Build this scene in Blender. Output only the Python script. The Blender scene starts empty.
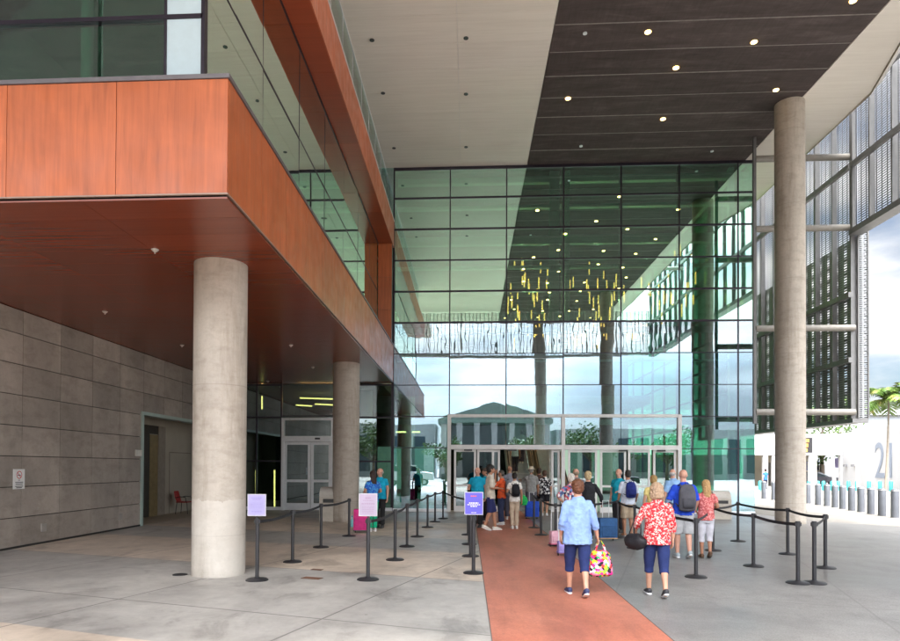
import bpy, bmesh, math, random
from mathutils import Vector, Matrix, noise
random.seed(7)
C = bpy.context.scene
R = math.radians

# ---------------------------------------------------------------- camera
YAW, TILT, ROLL = 0.05834, 0.01266, 0.00496
CX, CY, FPX, EYE = 430.07, 458.40, 650.0, 1.8
cd = Vector((-math.sin(YAW)*math.cos(TILT), math.cos(YAW)*math.cos(TILT), math.sin(TILT)))
cr0 = Vector((math.cos(YAW), math.sin(YAW), 0)); cu0 = cr0.cross(cd)
cr = cr0*math.cos(ROLL)+cu0*math.sin(ROLL); cu = -cr0*math.sin(ROLL)+cu0*math.cos(ROLL)
cam = bpy.data.cameras.new('camera'); camo = bpy.data.objects.new('camera', cam); C.collection.objects.link(camo)
M3 = Matrix((cr, cu, -cd)).transposed()
camo.matrix_world = Matrix.Translation((0, 0, EYE)) @ M3.to_4x4()
cam.sensor_width = 36; cam.lens = FPX/900*36
cam.shift_x = (450-CX)/900; cam.shift_y = (CY-320.5)/900
cam.clip_end = 3000; cam.clip_start = 0.05
C.camera = camo

def ray(px, py): return cd*FPX + cr*(px-CX) - cu*(py-CY)
def gp(px, py, z=0.0):                      # point of the photograph -> point on the level z
    d = ray(px, py); t = (z-EYE)/d.z; return Vector((0, 0, EYE))+d*t
def at(px, py, Y):                          # point of the photograph -> point at distance Y
    d = ray(px, py); return Vector((0, 0, EYE))+d*(Y/d.y)
def atX(px, py, X):
    d = ray(px, py); return Vector((0, 0, EYE))+d*(X/d.x)

# ---------------------------------------------------------------- world, sun, exposure
SUN_EL, SUN_AZ = R(60), R(186)   # veiled sun, azimuth clockwise from +Y: behind the camera
w = bpy.data.worlds.new('World'); C.world = w; w.use_nodes = True
nt = w.node_tree; nt.nodes.clear()
N = nt.nodes.new; L = nt.links.new
sky = N('ShaderNodeTexSky'); sky.sky_type = 'NISHITA'; sky.sun_disc = False
sky.sun_elevation = SUN_EL; sky.sun_rotation = SUN_AZ; sky.air_density = 1.0; sky.dust_density = 1.2
tc = N('ShaderNodeTexCoord'); mp = N('ShaderNodeMapping'); mp.inputs['Scale'].default_value = (1, 1, 3.2)
mp.inputs['Location'].default_value = (3.3, 1.2, 0.4)
n1 = N('ShaderNodeTexNoise'); n1.inputs['Scale'].default_value = 2.1; n1.inputs['Detail'].default_value = 9; n1.inputs['Roughness'].default_value = .56
n2 = N('ShaderNodeTexNoise'); n2.inputs['Scale'].default_value = 3.4; n2.inputs['Detail'].default_value = 6
cr1 = N('ShaderNodeValToRGB'); cr1.color_ramp.elements[0].position = .34; cr1.color_ramp.elements[1].position = .52
cr2 = N('ShaderNodeValToRGB'); cr2.color_ramp.elements[0].position = .36; cr2.color_ramp.elements[0].color = (5.0, 5.1, 5.4, 1)
cr2.color_ramp.elements[1].position = .6; cr2.color_ramp.elements[1].color = (10.8, 10.7, 10.6, 1)
mx = N('ShaderNodeMix'); mx.data_type = 'RGBA'
bg = N('ShaderNodeBackground'); bg.inputs['Strength'].default_value = 0.14; wo = N('ShaderNodeOutputWorld')
L(tc.outputs['Generated'], mp.inputs['Vector']); L(mp.outputs[0], n1.inputs['Vector']); L(mp.outputs[0], n2.inputs['Vector'])
L(n1.outputs['Fac'], cr1.inputs[0]); L(n2.outputs['Fac'], cr2.inputs[0])
L(cr1.outputs[0], mx.inputs[0]); L(sky.outputs[0], mx.inputs[6]); L(cr2.outputs[0], mx.inputs[7])
# clouds are brighter round the veiled sun
dt = N('ShaderNodeVectorMath'); dt.operation = 'DOT_PRODUCT'; nrmz = N('ShaderNodeVectorMath'); nrmz.operation = 'NORMALIZE'
L(tc.outputs['Generated'], nrmz.inputs[0]); L(nrmz.outputs[0], dt.inputs[0])
dt.inputs[1].default_value = (math.sin(SUN_AZ)*math.cos(SUN_EL), math.cos(SUN_AZ)*math.cos(SUN_EL), math.sin(SUN_EL))
mm_ = N('ShaderNodeMath'); mm_.operation = 'MAXIMUM'; mm_.inputs[1].default_value = 0; L(dt.outputs['Value'], mm_.inputs[0])
pw = N('ShaderNodeMath'); pw.operation = 'POWER'; pw.inputs[1].default_value = 6; L(mm_.outputs[0], pw.inputs[0])
ma = N('ShaderNodeMath'); ma.operation = 'MULTIPLY_ADD'; ma.inputs[1].default_value = 4.8; ma.inputs[2].default_value = .18; L(pw.outputs[0], ma.inputs[0])
scl = N('ShaderNodeVectorMath'); scl.operation = 'SCALE'; L(mx.outputs[2], scl.inputs[0]); L(ma.outputs[0], scl.inputs['Scale'])
L(scl.outputs[0], bg.inputs['Color']); L(bg.outputs[0], wo.inputs['Surface'])

sl = bpy.data.lights.new('sun', 'SUN'); sl.energy = 1.0; sl.angle = R(12); sl.color = (1, .92, .82)
so = bpy.data.objects.new('sun', sl); C.collection.objects.link(so); so.location = (0, -20, 60)
sdir = Vector((math.sin(SUN_AZ)*math.cos(SUN_EL), math.cos(SUN_AZ)*math.cos(SUN_EL), math.sin(SUN_EL)))
so.rotation_euler = (-sdir).to_track_quat('-Z', 'Y').to_euler()

C.view_settings.view_transform = 'Standard'; C.view_settings.look = 'None'
C.view_settings.gamma = 1; C.view_settings.use_curve_mapping = False
C.view_settings.exposure = 2.6
cy = C.cycles
cy.max_bounces = 12; cy.diffuse_bounces = 6; cy.glossy_bounces = 6; cy.transmission_bounces = 6; cy.transparent_max_bounces = 24
cy.caustics_reflective = False; cy.caustics_refractive = False; cy.use_denoising = True
cy.sample_clamp_indirect = 6; cy.blur_glossy = 0.3

# ---------------------------------------------------------------- materials
def lin(c):
    if isinstance(c, str):
        c = [int(c[i:i+2], 16)/255 for i in (0, 2, 4)]
        c = [x/12.92 if x <= .04045 else ((x+.055)/1.055)**2.4 for x in c]
    return (c[0], c[1], c[2], 1)
class Mt:
    def __init__(s, name, rough=.6, metal=0, spec=.5):
        s.m = bpy.data.materials.new(name); s.m.use_nodes = True; s.nt = s.m.node_tree
        s.b = s.nt.nodes['Principled BSDF']; s.b.inputs['Roughness'].default_value = rough
        s.b.inputs['Metallic'].default_value = metal; s.b.inputs['Specular IOR Level'].default_value = spec
        s.tc = None
    def n(s, t, **k):
        x = s.nt.nodes.new(t)
        for a, b in k.items():
            if a in x.inputs: x.inputs[a].default_value = b
            else: setattr(x, a, b)
        return x
    def l(s, a, b): s.nt.links.new(a, b)
    def co(s, scale=(1, 1, 1), rot=(0, 0, 0), src='Object'):
        if not s.tc: s.tc = s.n('ShaderNodeTexCoord')
        mp = s.n('ShaderNodeMapping'); mp.inputs['Scale'].default_value = scale; mp.inputs['Rotation'].default_value = rot
        s.l(s.tc.outputs[src], mp.inputs[0]); return mp.outputs[0]
    def noise(s, sc, detail=4, rough=.5, scale=(1, 1, 1), dist=0):
        x = s.n('ShaderNodeTexNoise'); x.inputs['Scale'].default_value = sc; x.inputs['Detail'].default_value = detail
        x.inputs['Roughness'].default_value = rough; x.inputs['Distortion'].default_value = dist
        s.l(s.co(scale), x.inputs['Vector']); return x.outputs['Fac']
    def ramp(s, fac, stops, interp='LINEAR'):
        x = s.n('ShaderNodeValToRGB'); e = x.color_ramp; e.interpolation = interp
        while len(e.elements) < len(stops): e.elements.new(.5)
        for i, (p, c) in enumerate(stops): e.elements[i].position = p; e.elements[i].color = lin(c)
        s.l(fac, x.inputs[0]); return x.outputs[0]
    def mix(s, a, b, fac, mode='MIX'):
        x = s.n('ShaderNodeMix'); x.data_type = 'RGBA'; x.blend_type = mode
        for v, i in ((fac, 0), (a, 6), (b, 7)):
            if isinstance(v, (int, float)): x.inputs[i].default_value = v
            elif isinstance(v, (tuple, str)): x.inputs[i].default_value = lin(v)
            else: s.l(v, x.inputs[i])
        return x.outputs[2]
    def math(s, op, a, b=0.0, c=None):
        x = s.n('ShaderNodeMath'); x.operation = op
        for i, v in enumerate((a, b, c)):
            if v is None: continue
            if isinstance(v, (int, float)): x.inputs[i].default_value = v
            else: s.l(v, x.inputs[i])
        return x.outputs[0]
    def color(s, c):
        if isinstance(c, (tuple, str)): s.b.inputs['Base Color'].default_value = lin(c)
        else: s.l(c, s.b.inputs['Base Color'])
        return s
    def bump(s, h, strength=.3, dist=.01):
        x = s.n('ShaderNodeBump'); x.inputs['Strength'].default_value = strength; x.inputs['Distance'].default_value = dist
        s.l(h, x.inputs['Height']); s.l(x.outputs[0], s.b.inputs['Normal']); return s
    def rgh(s, v): s.l(v, s.b.inputs['Roughness']); return s
_mc = {}
def plain(c, rough=.6, metal=0, var=.12, sc=6, bump=.0, name=None):
    key = (c, rough, metal, var, sc, bump, name)
    if key in _mc: return _mc[key]
    m = Mt(name or 'surface', rough, metal); cl = lin(c)
    lo = tuple(x*(1-var) for x in cl[:3]); hi = tuple(min(1, x*(1+var)) for x in cl[:3])
    nz = m.noise(sc, 5, .6); m.color(m.ramp(nz, [(.3, lo), (.7, hi)]))
    if bump: m.bump(nz, bump, .01)
    _mc[key] = m.m; return m.m
def island(m, lo=.9, hi=1.1):
    g = m.n('ShaderNodeNewGeometry'); x = m.n('ShaderNodeMapRange'); x.inputs[3].default_value = lo; x.inputs[4].default_value = hi
    m.l(g.outputs['Random Per Island'], x.inputs[0]); return x.outputs[0]
def scaled(m, col, fac):
    v = m.n('ShaderNodeVectorMath'); v.operation = 'SCALE'; m.l(col, v.inputs[0]); m.l(fac, v.inputs['Scale']); return v.outputs[0]

def wood_red(name, base, axis, rough=.32):
    m = Mt(name, rough, 0, .5)
    sc = {'z': (9, 9, .5), 'x': (.6, 7, 6), 'h': (.12, 9, 9)}[axis]
    nz = m.noise(1.6, 8, .62, sc, .7 if axis != 'h' else .15); cl = lin(base)
    q_ = .5 if axis == 'h' else 1
    col = m.ramp(nz, [(.28, tuple(x*(1-.24*q_) for x in cl[:3])), (.5, cl[:3]), (.75, tuple(min(1, x*(1+.22*q_)) for x in cl[:3]))])
    fig = m.noise(.55, 4, .6, (1, 1, .8) if axis == 'z' else (.25, 1.5, 1), 2.0 if axis == 'z' else .2)
    col = m.mix(col, m.ramp(fig, [(.35, (.75, .72, .7)), (.65, (1, 1, 1))]), .6*q_, 'MULTIPLY')
    m.color(scaled(m, col, island(m, .9, 1.1)))
    m.rgh(m.ramp(m.noise(3, 5), [(.3, (rough*.8,)*3), (.7, (rough*1.3,)*3)])) if axis != 'h' else None
    return m.m
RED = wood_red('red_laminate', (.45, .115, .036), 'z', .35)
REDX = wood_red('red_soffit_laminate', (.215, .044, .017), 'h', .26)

def concrete(name, base, var=.2, rough=.7, streak='z'):
    m = Mt(name, rough); cl = lin(base)[:3]
    a = m.noise(.9, 8, .62, (1, 1, .45) if streak == 'z' else (1, 1, 1), .4)
    b = m.noise(14, 6, .7); c = m.noise(2.2, 6, .65, (1, 1, 2.2), .25)
    col = m.ramp(a, [(.3, tuple(x*(1-var) for x in cl)), (.55, cl), (.75, tuple(min(1, x*(1+var)) for x in cl))])
    col = m.mix(col, m.ramp(b, [(.3, (.8, .8, .8)), (.6, (1, 1, 1))]), .5, 'MULTIPLY')
    col = m.mix(col, m.ramp(c, [(.36, (.72, .7, .67)), (.52, (1, 1, 1))]), .55, 'MULTIPLY')
    m.color(col); m.bump(b, .25, .006); return m
def cast(name, patch):
    m = concrete(name, (.47, .42, .36), .18, .62); col = m.b.inputs['Base Color'].links[0].from_socket
    sp = m.n('ShaderNodeSeparateXYZ'); m.l(m.co(), sp.inputs[0]); z = sp.outputs[2]
    fr = m.math('FRACT', m.math('DIVIDE', m.math('ADD', z, .55), 2.44)); seam = m.math('LESS_THAN', m.math('ABSOLUTE', m.math('SUBTRACT', fr, .5)), .0028)
    col = m.mix(col, (.27, .235, .2), m.math('MULTIPLY', seam, .55))
    st = m.noise(1.3, 7, .7, (2.6, 2.6, .35), .3); col = m.mix(col, m.ramp(st, [(.34, (.66, .62, .57)), (.5, (1, 1, 1)), (.72, (1.12, 1.12, 1.12))]), .6, 'MULTIPLY')
    dn = m.noise(4, 5, .6); zz = m.math('ADD', z, m.math('MULTIPLY', dn, .35))
    foot_tone = m.ramp(zz, [(.16, (.62, .6, .57)), (.34, (1, 1, 1))]); col = m.mix(col, foot_tone, .8, 'MULTIPLY')  # darker towards the column foot, with an uneven edge
    if patch: col = m.mix(col, (.60, .575, .53), m.math('MULTIPLY', m.math('LESS_THAN', zz, 1.42), m.math('MULTIPLY', m.noise(2.5, 4, .6), .85)))
    pv = m.n('ShaderNodeTexVoronoi'); pv.inputs['Scale'].default_value = 16; m.l(m.co(), pv.inputs['Vector'])
    pore = m.math('LESS_THAN', pv.outputs['Distance'], .07); col = m.mix(col, (.16, .14, .12), m.math('MULTIPLY', pore, .5)); m.color(col); return m.m
CONC_COL = cast('cast_concrete', False); CONC_PATCH = cast('cast_concrete_patched', True)
m = concrete('concrete_panel', (.41, .36, .315), .24, .55); 
lk = m.b.inputs['Base Color'].links[0].from_socket; m.color(scaled(m, lk, island(m, .84, 1.12))); PANEL = m.m
JOINT = plain((.03, .027, .025), .9)
DARK = plain((.03, .03, .033), .4, 0, .2, name='dark_metal')
MULL = plain((.028, .022, .034), .35, .4, .1, name='mullion_paint')
BLACK = plain((.018, .018, .02), .38, 0, .2, name='black_plastic')
STEEL = plain((.27, .27, .28), .45, .5, .12, 3, name='painted_steel')
STEELW = plain((.55, .54, .5), .5, .1, .08, 3, name='pale_steel')
ALU = plain((.72, .74, .76), .35, .3, .06, name='aluminium')
WHITE = plain((.78, .78, .77), .45, 0, .05, name='white_paint')
ALUBLUE = plain((.5, .62, .68), .3, .1, .04, name='pale_blue_panel')
BEIGEP = plain((.6, .56, .48), .6, 0, .06, name='beige_paint')
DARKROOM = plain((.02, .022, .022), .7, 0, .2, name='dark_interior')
DARKROOM.node_tree.nodes['Principled BSDF'].inputs['Specular IOR Level'].default_value = .08
PALEROOM = plain((.5, .55, .52), .7, 0, .08, 1.5, name='pale_interior')

def ceiling_mat():
    m = Mt('white_ceiling', .5); a = m.noise(2.2, 7, .65, (.22, 5, 1)); b = m.noise(.35, 3, .5)
    col = m.ramp(a, [(.3, (.80, .76, .68)), (.6, (.87, .83, .75))])
    col = m.mix(col, m.ramp(b, [(.35, (.93, .92, .9)), (.65, (1, 1, 1))]), .8, 'MULTIPLY'); m.color(scaled(m, col, island(m, .985, 1.015))); return m.m
CEILW = ceiling_mat()
def ceild():
    m = Mt('dark_ceiling', .75, 0, .2); a = m.noise(1.5, 8, .7, (.5, 2.4, 1), .6); b = m.noise(3, 6, .7, (5, .4, 1))
    col = m.ramp(a, [(.3, (.062, .049, .046)), (.55, (.092, .074, .070)), (.75, (.14, .117, .110))])
    col = m.mix(col, m.ramp(b, [(.35, (.75, .75, .75)), (.7, (1.15, 1.15, 1.15))]), .5, 'MULTIPLY')
    m.color(scaled(m, col, island(m, .9, 1.1))); return m.m
CEILD = ceild()

def glass(name, tint, refl, base=.34, wavy=0.0, k=.75):
    m = Mt(name); nt = m.nt; nt.nodes.remove(m.b)
    out = nt.nodes['Material Output']
    t = m.n('ShaderNodeBsdfTransparent'); t.inputs[0].default_value = (*tint, 1)
    g = m.n('ShaderNodeBsdfGlossy'); g.inputs['Color'].default_value = (*refl, 1); g.inputs['Roughness'].default_value = 0.0
    lw = m.n('ShaderNodeLayerWeight'); lw.inputs['Blend'].default_value = .28
    f = m.math('MULTIPLY_ADD', lw.outputs['Fresnel'], k, base); f = m.math('MINIMUM', f, .92)
    s = m.n('ShaderNodeMixShader'); m.l(f, s.inputs[0]); m.l(t.outputs[0], s.inputs[1]); m.l(g.outputs[0], s.inputs[2]); m.l(s.outputs[0], out.inputs[0])
    nz = m.noise(.8 if not wavy else 1.5, 2, .5, (1, 1, 1 if not wavy else .5)); bp = m.n('ShaderNodeBump'); bp.inputs['Strength'].default_value = 1
    bp.inputs['Distance'].default_value = .0012 if not wavy else wavy
    m.l(nz, bp.inputs['Height']); m.l(bp.outputs[0], g.inputs['Normal'])
    return m.m
GLASS = glass('green_glass', (.58, .92, .76), (.74, .88, .94), .40)
GLASSU = glass('upper_green_glass', (.58, .92, .76), (.72, 1.0, .90), .60)
GLASSL = glass('lower_sky_tint_glass', (.52, .84, .74), (.68, .79, .96), .40)  # blue in the reflection tint stands in for the mirrored sky's colour
GLASSW = glass('rippled_glass', (.4, .66, .58), (.78, .87, .96), .42, .002)
GLASSS = glass('side_glass', (.6, .88, .74), (.86, 1.0, .90), .6, k=1.2)
GLASSR = glass('return_glass', (.58, .92, .76), (.6, .85, .75), .06, k=.4)
GLASSD = glass('dark_door_glass', (.42, .56, .52), (.62, .72, .78), .26, k=.9)

def emit(name, c, s):
    m = Mt(name); m.color(c); m.b.inputs['Emission Color'].default_value = lin(c); m.b.inputs['Emission Strength'].default_value = s; return m.m
WARM = emit('warm_lamp', (1, .62, .18), 2.6)
TUBE = emit('gold_tube_lamp', (1, .28, .075), 1.7)
STRIP = emit('yellow_strip_lamp', (1, .6, .2), 1.6)

# ---------------------------------------------------------------- mesh helpers
def tag(o, label=None, cat=None, group=None, kind=None):
    if label: o['label'] = label
    if cat: o['category'] = cat
    if group: o['group'] = group
    if kind: o['kind'] = kind
    return o
def thing(name, label, cat, loc=(0, 0, 0), rz=0, group=None):
    o = bpy.data.objects.new(name, None); C.collection.objects.link(o); o.location = loc; o.rotation_euler = (0, 0, rz)
    o.empty_display_size = .1
    return tag(o, label, cat, group)
def link_mesh(name, me, mat, parent=None, world=False):
    o = bpy.data.objects.new(name, me); C.collection.objects.link(o)
    if mat and not me.materials: me.materials.append(mat)
    if parent:
        o.parent = parent
        if world:
            root = parent; t = Vector((0, 0, 0))
            while root: t += root.location; root = root.parent
            o.location = -t
    return o
class MB:
    def __init__(s): s.bm = bmesh.new()
    def box(s, x0, x1, y0, y1, z0, z1):
        v = [s.bm.verts.new((x, y, z)) for z in (z0, z1) for x, y in ((x0, y0), (x1, y0), (x1, y1), (x0, y1))]
        for f in ((3, 2, 1, 0), (4, 5, 6, 7), (0, 1, 5, 4), (1, 2, 6, 5), (2, 3, 7, 6), (3, 0, 4, 7)): s.bm.faces.new([v[i] for i in f])
        return v
    def obox(s, M, hx, hy, hz):
        v = [s.bm.verts.new(M @ Vector((x*hx, y*hy, z*hz))) for z in (-1, 1) for x, y in ((-1, -1), (1, -1), (1, 1), (-1, 1))]
        for f in ((3, 2, 1, 0), (4, 5, 6, 7), (0, 1, 5, 4), (1, 2, 6, 5), (2, 3, 7, 6), (3, 0, 4, 7)): s.bm.faces.new([v[i] for i in f])
    def prism(s, poly, z0, z1):
        a = [s.bm.verts.new((x, y, z0)) for x, y in poly]; b = [s.bm.verts.new((x, y, z1)) for x, y in poly]
        s.bm.faces.new(list(reversed(a))); s.bm.faces.new(b); n = len(poly)
        for i in range(n): s.bm.faces.new((a[i], a[(i+1) % n], b[(i+1) % n], b[i]))
    def loft(s, rings, seg=14, cap=True, lat=None):
        """rings: (centre, rx, ry)"""
        P = [Vector(r[0]) for r in rings]; prev = None; R_ = []
        for i, (c, a, b) in enumerate(rings):
            t = (P[min(i+1, len(P)-1)]-P[max(i-1, 0)]).normalized()
            h = Vector(lat) if lat else (Vector((1, 0, 0)) if abs(t.x) < .9 else Vector((0, 1, 0)))
            u = (h-t*h.dot(t)).normalized(); v = t.cross(u)
            ring = [s.bm.verts.new(P[i]+u*math.cos(q)*a+v*math.sin(q)*b) for q in (2*math.pi*k/seg for k in range(seg))]
            if R_:
                for k in range(seg): s.bm.faces.new((R_[-1][k], R_[-1][(k+1) % seg], ring[(k+1) % seg], ring[k]))
            R_.append(ring)
        if cap: s.bm.faces.new(list(reversed(R_[0]))); s.bm.faces.new(R_[-1])
        return s
    def tube(s, p0, p1, r, r1=None, seg=12): return s.loft([(p0, r, r), (p1, r1 if r1 is not None else r, r1 if r1 is not None else r)], seg)
    def path(s, pts, r, seg=6): return s.loft([(p, r, r) for p in pts], seg)
    def ball(s, c, rx, ry, rz, seg=14, rot=None):
        M = Matrix.Translation(c) @ (rot or Matrix.Identity(4)) @ Matrix.Diagonal((rx, ry, rz, 1))
        bmesh.ops.create_uvsphere(s.bm, u_segments=seg, v_segments=max(6, seg*2//3), radius=1, matrix=M); return s
    def build(s, name, mat, parent=None, world=False, smooth=False, bevel=0):
        bmesh.ops.recalc_face_normals(s.bm, faces=s.bm.faces)
        if bevel: bmesh.ops.bevel(s.bm, geom=list(s.bm.edges), offset=bevel, segments=2, profile=.7, affect='EDGES', clamp_overlap=True)
        me = bpy.data.meshes.new(name); s.bm.to_mesh(me); s.bm.free()
        if smooth:
            for p in me.polygons: p.use_smooth = True
            if smooth != 'all':
                try: me.set_sharp_from_angle(angle=R(40))
                except Exception: pass
        return link_mesh(name, me, mat, parent, world)
def remesh(mb, name, mat, parent, voxel, smooth=3, disp=0, dsize=.1, extra=None):
    bmesh.ops.recalc_face_normals(mb.bm, faces=mb.bm.faces)
    me = bpy.data.meshes.new('tmp'); mb.bm.to_mesh(me); mb.bm.free()
    o = bpy.data.objects.new('tmp', me); C.collection.objects.link(o)
    r = o.modifiers.new('r', 'REMESH'); r.mode = 'VOXEL'; r.voxel_size = voxel
    if smooth: sm = o.modifiers.new('s', 'SMOOTH'); sm.iterations = smooth; sm.factor = .5
    if disp:
        tx = bpy.data.textures.new('folds', 'CLOUDS'); tx.noise_scale = dsize; tx.noise_depth = 2
        d = o.modifiers.new('d', 'DISPLACE'); d.texture = tx; d.strength = disp; d.mid_level = .5; d.texture_coords = 'LOCAL'
    dg = bpy.context.evaluated_depsgraph_get(); m2 = bpy.data.meshes.new_from_object(o.evaluated_get(dg))
    bpy.data.objects.remove(o); bpy.data.meshes.remove(me)
    if extra:
        b = bmesh.new(); b.from_mesh(m2); t = bpy.data.meshes.new('t'); bmesh.ops.recalc_face_normals(extra.bm, faces=extra.bm.faces)
        extra.bm.to_mesh(t); b.from_mesh(t); b.to_mesh(m2); b.free(); extra.bm.free(); bpy.data.meshes.remove(t)
    for p in m2.polygons: p.use_smooth = True
    m2.name = name; m2.materials.clear()
    return link_mesh(name, m2, mat, parent)
def text_mesh(body, size, name, mat, parent, M, depth=.004, align='CENTER', sx=1.0, offset=0.0):
    cu_ = bpy.data.curves.new('t', 'FONT'); cu_.body = body; cu_.size = size; cu_.extrude = depth; cu_.align_x = align; cu_.align_y = 'CENTER'; cu_.offset = offset
    o = bpy.data.objects.new('t', cu_); C.collection.objects.link(o)
    dg = bpy.context.evaluated_depsgraph_get(); me = bpy.data.meshes.new_from_object(o.evaluated_get(dg))
    bpy.data.objects.remove(o); me.transform(Matrix.Diagonal((sx, 1, 1, 1))); me.transform(M); me.materials.clear()
    return link_mesh(name, me, mat, parent)
def copy_tree(o, parent=None):
    c = o.copy(); C.collection.objects.link(c)
    if parent: c.parent = parent
    for ch in [x for x in o.children]: copy_tree(ch, c)
    return c
# text standing on a face towards -Y
FRONT = Matrix.Rotation(R(90), 4, 'X')

# ================================================================ GROUND
def paving(name, beige, grey, bands, rough):
    m = Mt(name, rough)
    tcx = m.n('ShaderNodeTexCoord'); sp = m.n('ShaderNodeSeparateXYZ'); m.l(tcx.outputs['Object'], sp.inputs[0])
    X, Y = sp.outputs[0], sp.outputs[1]; ph = R(17)
    u = m.math('SUBTRACT', m.math('MULTIPLY', X, math.cos(ph)), m.math('MULTIPLY', Y, math.sin(ph)))
    v = m.math('ADD', m.math('MULTIPLY', X, math.sin(ph)), m.math('MULTIPLY', Y, math.cos(ph)))
    a = m.noise(.33, 7, .62, dist=.7); b = m.noise(5, 8, .7); c = m.noise(1.1, 6, .65, (1.2, .7, 1), .5); d = m.noise(60, 3, .6)
    if bands:
        f = m.math('DIVIDE', v, 30.0)
        base = m.ramp(f, [(0, beige), (5.2/30, grey), (9.8/30, beige), (12.95/30, grey), (15.3/30, beige), (19.6/30, grey)], 'CONSTANT')
    else:
        base = m.mix(grey, grey, 0)
    base = m.mix(base, m.ramp(a, [(.3, (.62, .62, .63)), (.5, (.96, .96, .96)), (.7, (1.2, 1.2, 1.19))]), .8, 'MULTIPLY')
    base = m.mix(base, m.ramp(b, [(.3, (.72, .72, .72)), (.6, (1.05, 1.05, 1.05))]), .5, 'MULTIPLY')
    base = m.mix(base, m.ramp(c, [(.34, (.42, .41, .41)), (.44, (.85, .85, .85)), (.55, (1, 1, 1))]), .6 if bands else .4, 'MULTIPLY')
    e_ = m.noise(7, 5, .75, (.5, 1.6, 1), .6); base = m.mix(base, m.ramp(e_, [(.28, (.5, .49, .48)), (.38, (1, 1, 1)), (.66, (1, 1, 1)), (.76, (1.25, 1.25, 1.22))]), .7, 'MULTIPLY')
    gm = m.n('ShaderNodeTexVoronoi'); gm.inputs['Scale'].default_value = 1.6; m.l(m.co(), gm.inputs['Vector']); base = m.mix(base, (.09, .085, .08), m.math('MULTIPLY', m.math('LESS_THAN', gm.outputs['Distance'], .035), .55))
    if not bands:   # exposed fine aggregate
        base = m.mix(base, m.ramp(d, [(.35, (.55, .55, .55)), (.6, (1.2, 1.2, 1.2))]), .55, 'MULTIPLY')
    def joint(q, per, off, wd):
        t = m.math('ABSOLUTE', m.math('SUBTRACT', m.math('FRACT', m.math('DIVIDE', m.math('SUBTRACT', q, off-per/2), per)), .5))
        return m.math('LESS_THAN', t, wd/per)
    j = m.math('MAXIMUM', joint(u, 3.1, -10.05, .014), joint(v, 3.1, 6.75, .014))
    base = m.mix(base, m.ramp(m.noise(1.6, 5, .6), [(.35, (.78, .77, .76)), (.6, (1.05, 1.05, 1.05))]), .5, 'MULTIPLY')
    base = m.mix(base, (.09, .085, .08), m.math('MULTIPLY', j, .75 if bands else .35)); m.color(base)
    m.rgh(m.ramp(a, [(.3, (rough*.75,)*3), (.7, (rough*1.25,)*3)])); m.bump(b, .25, .004)
    return m.m
PAVL = paving('banded_concrete', (.54, .455, .37), (.37, .355, .33), True, .5)
PAVR = paving('grey_aggregate', (0, 0, 0), (.235, .228, .22), False, .42)
PLAZA = concrete('pale_concrete', (.28, .262, .235), .15, .7, 'n').m
def walk_mat():
    m = Mt('brick_red_concrete', .5); a = m.noise(.7, 7, .65, (1, .5, 1), .6); b = m.noise(45, 3, .7); c = m.noise(6, 6, .7)
    col = m.ramp(a, [(.3, (.32, .105, .065)), (.5, (.40, .14, .088)), (.72, (.50, .19, .125))])
    col = m.mix(col, m.ramp(b, [(.35, (.62, .6, .6)), (.6, (1.12, 1.1, 1.1))]), .5, 'MULTIPLY')
    col = m.mix(col, m.ramp(c, [(.3, (.8, .8, .8)), (.6, (1.05, 1.05, 1.05))]), .5, 'MULTIPLY'); d = m.noise(1.4, 6, .7, (1.6, .35, 1), .3); col = m.mix(col, m.ramp(d, [(.36, (.66, .64, .63)), (.5, (1, 1, 1)), (.7, (1.12, 1.1, 1.08))]), .6, 'MULTIPLY'); gm = m.n('ShaderNodeTexVoronoi'); gm.inputs['Scale'].default_value = 2.2; m.l(m.co(), gm.inputs['Vector']); col = m.mix(col, (.09, .06, .05), m.math('MULTIPLY', m.math('LESS_THAN', gm.outputs['Distance'], .04), .6)); m.color(col); m.bump(b, .2, .003); return m.m
def sheet(name, poly, z, mat, **k):
    b = MB(); vs = [b.bm.verts.new((x, y, z)) for x, y in poly]; b.bm.faces.new(vs)
    o = b.build(name, mat)
    if o.data.polygons[0].normal.z < 0: o.data.flip_normals()
    return tag(o, kind='structure', **k)
sheet('ground', [(-700, -900), (900, -900), (900, 900), (-700, 900)], 0, PLAZA)
YF = 26.04; X0 = -3.015; DX = 2.258; XR = X0+6.28*DX; ZC = 13.88; DZ = 1.258
XL, XK = gp(485, 590).x, gp(645, 617).x
sheet('left_pavement', [(-14, -3), (XL-.01, -3), (XL-.01, YF+.9), (-14, YF+.9)], .004, PAVL)
sheet('red_walkway', [(XL, -3), (XK, -3), (XK, YF+.9), (XL, YF+.9)], .008, walk_mat())
for xx in (XL, XK): q = MB(); q.box(xx-.005, xx+.005, -3, YF-.2, .0085, .0105); tag(q.build('pavement_joint', plain((.12, .1, .09), .9)), kind='structure')
edge = [(XK+.01, -3), (26, -3), (24, 9), (20, 15.5), (16.5, 19.2), (13.3, 21.3), (11.6, 23.4), (11.3, YF+.9), (XK+.01, YF+.9)]
sheet('right_pavement', edge, .004, PAVR)
road = sheet('road', [(-300, 33), (60, 33), (60, 44), (-300, 44)], .004, plain((.30, .28, .26), .8, 0, .15, 2, .1, 'worn_asphalt'))
road.location = (50, 0, 0); road.rotation_euler = (0, 0, R(-12))

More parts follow.
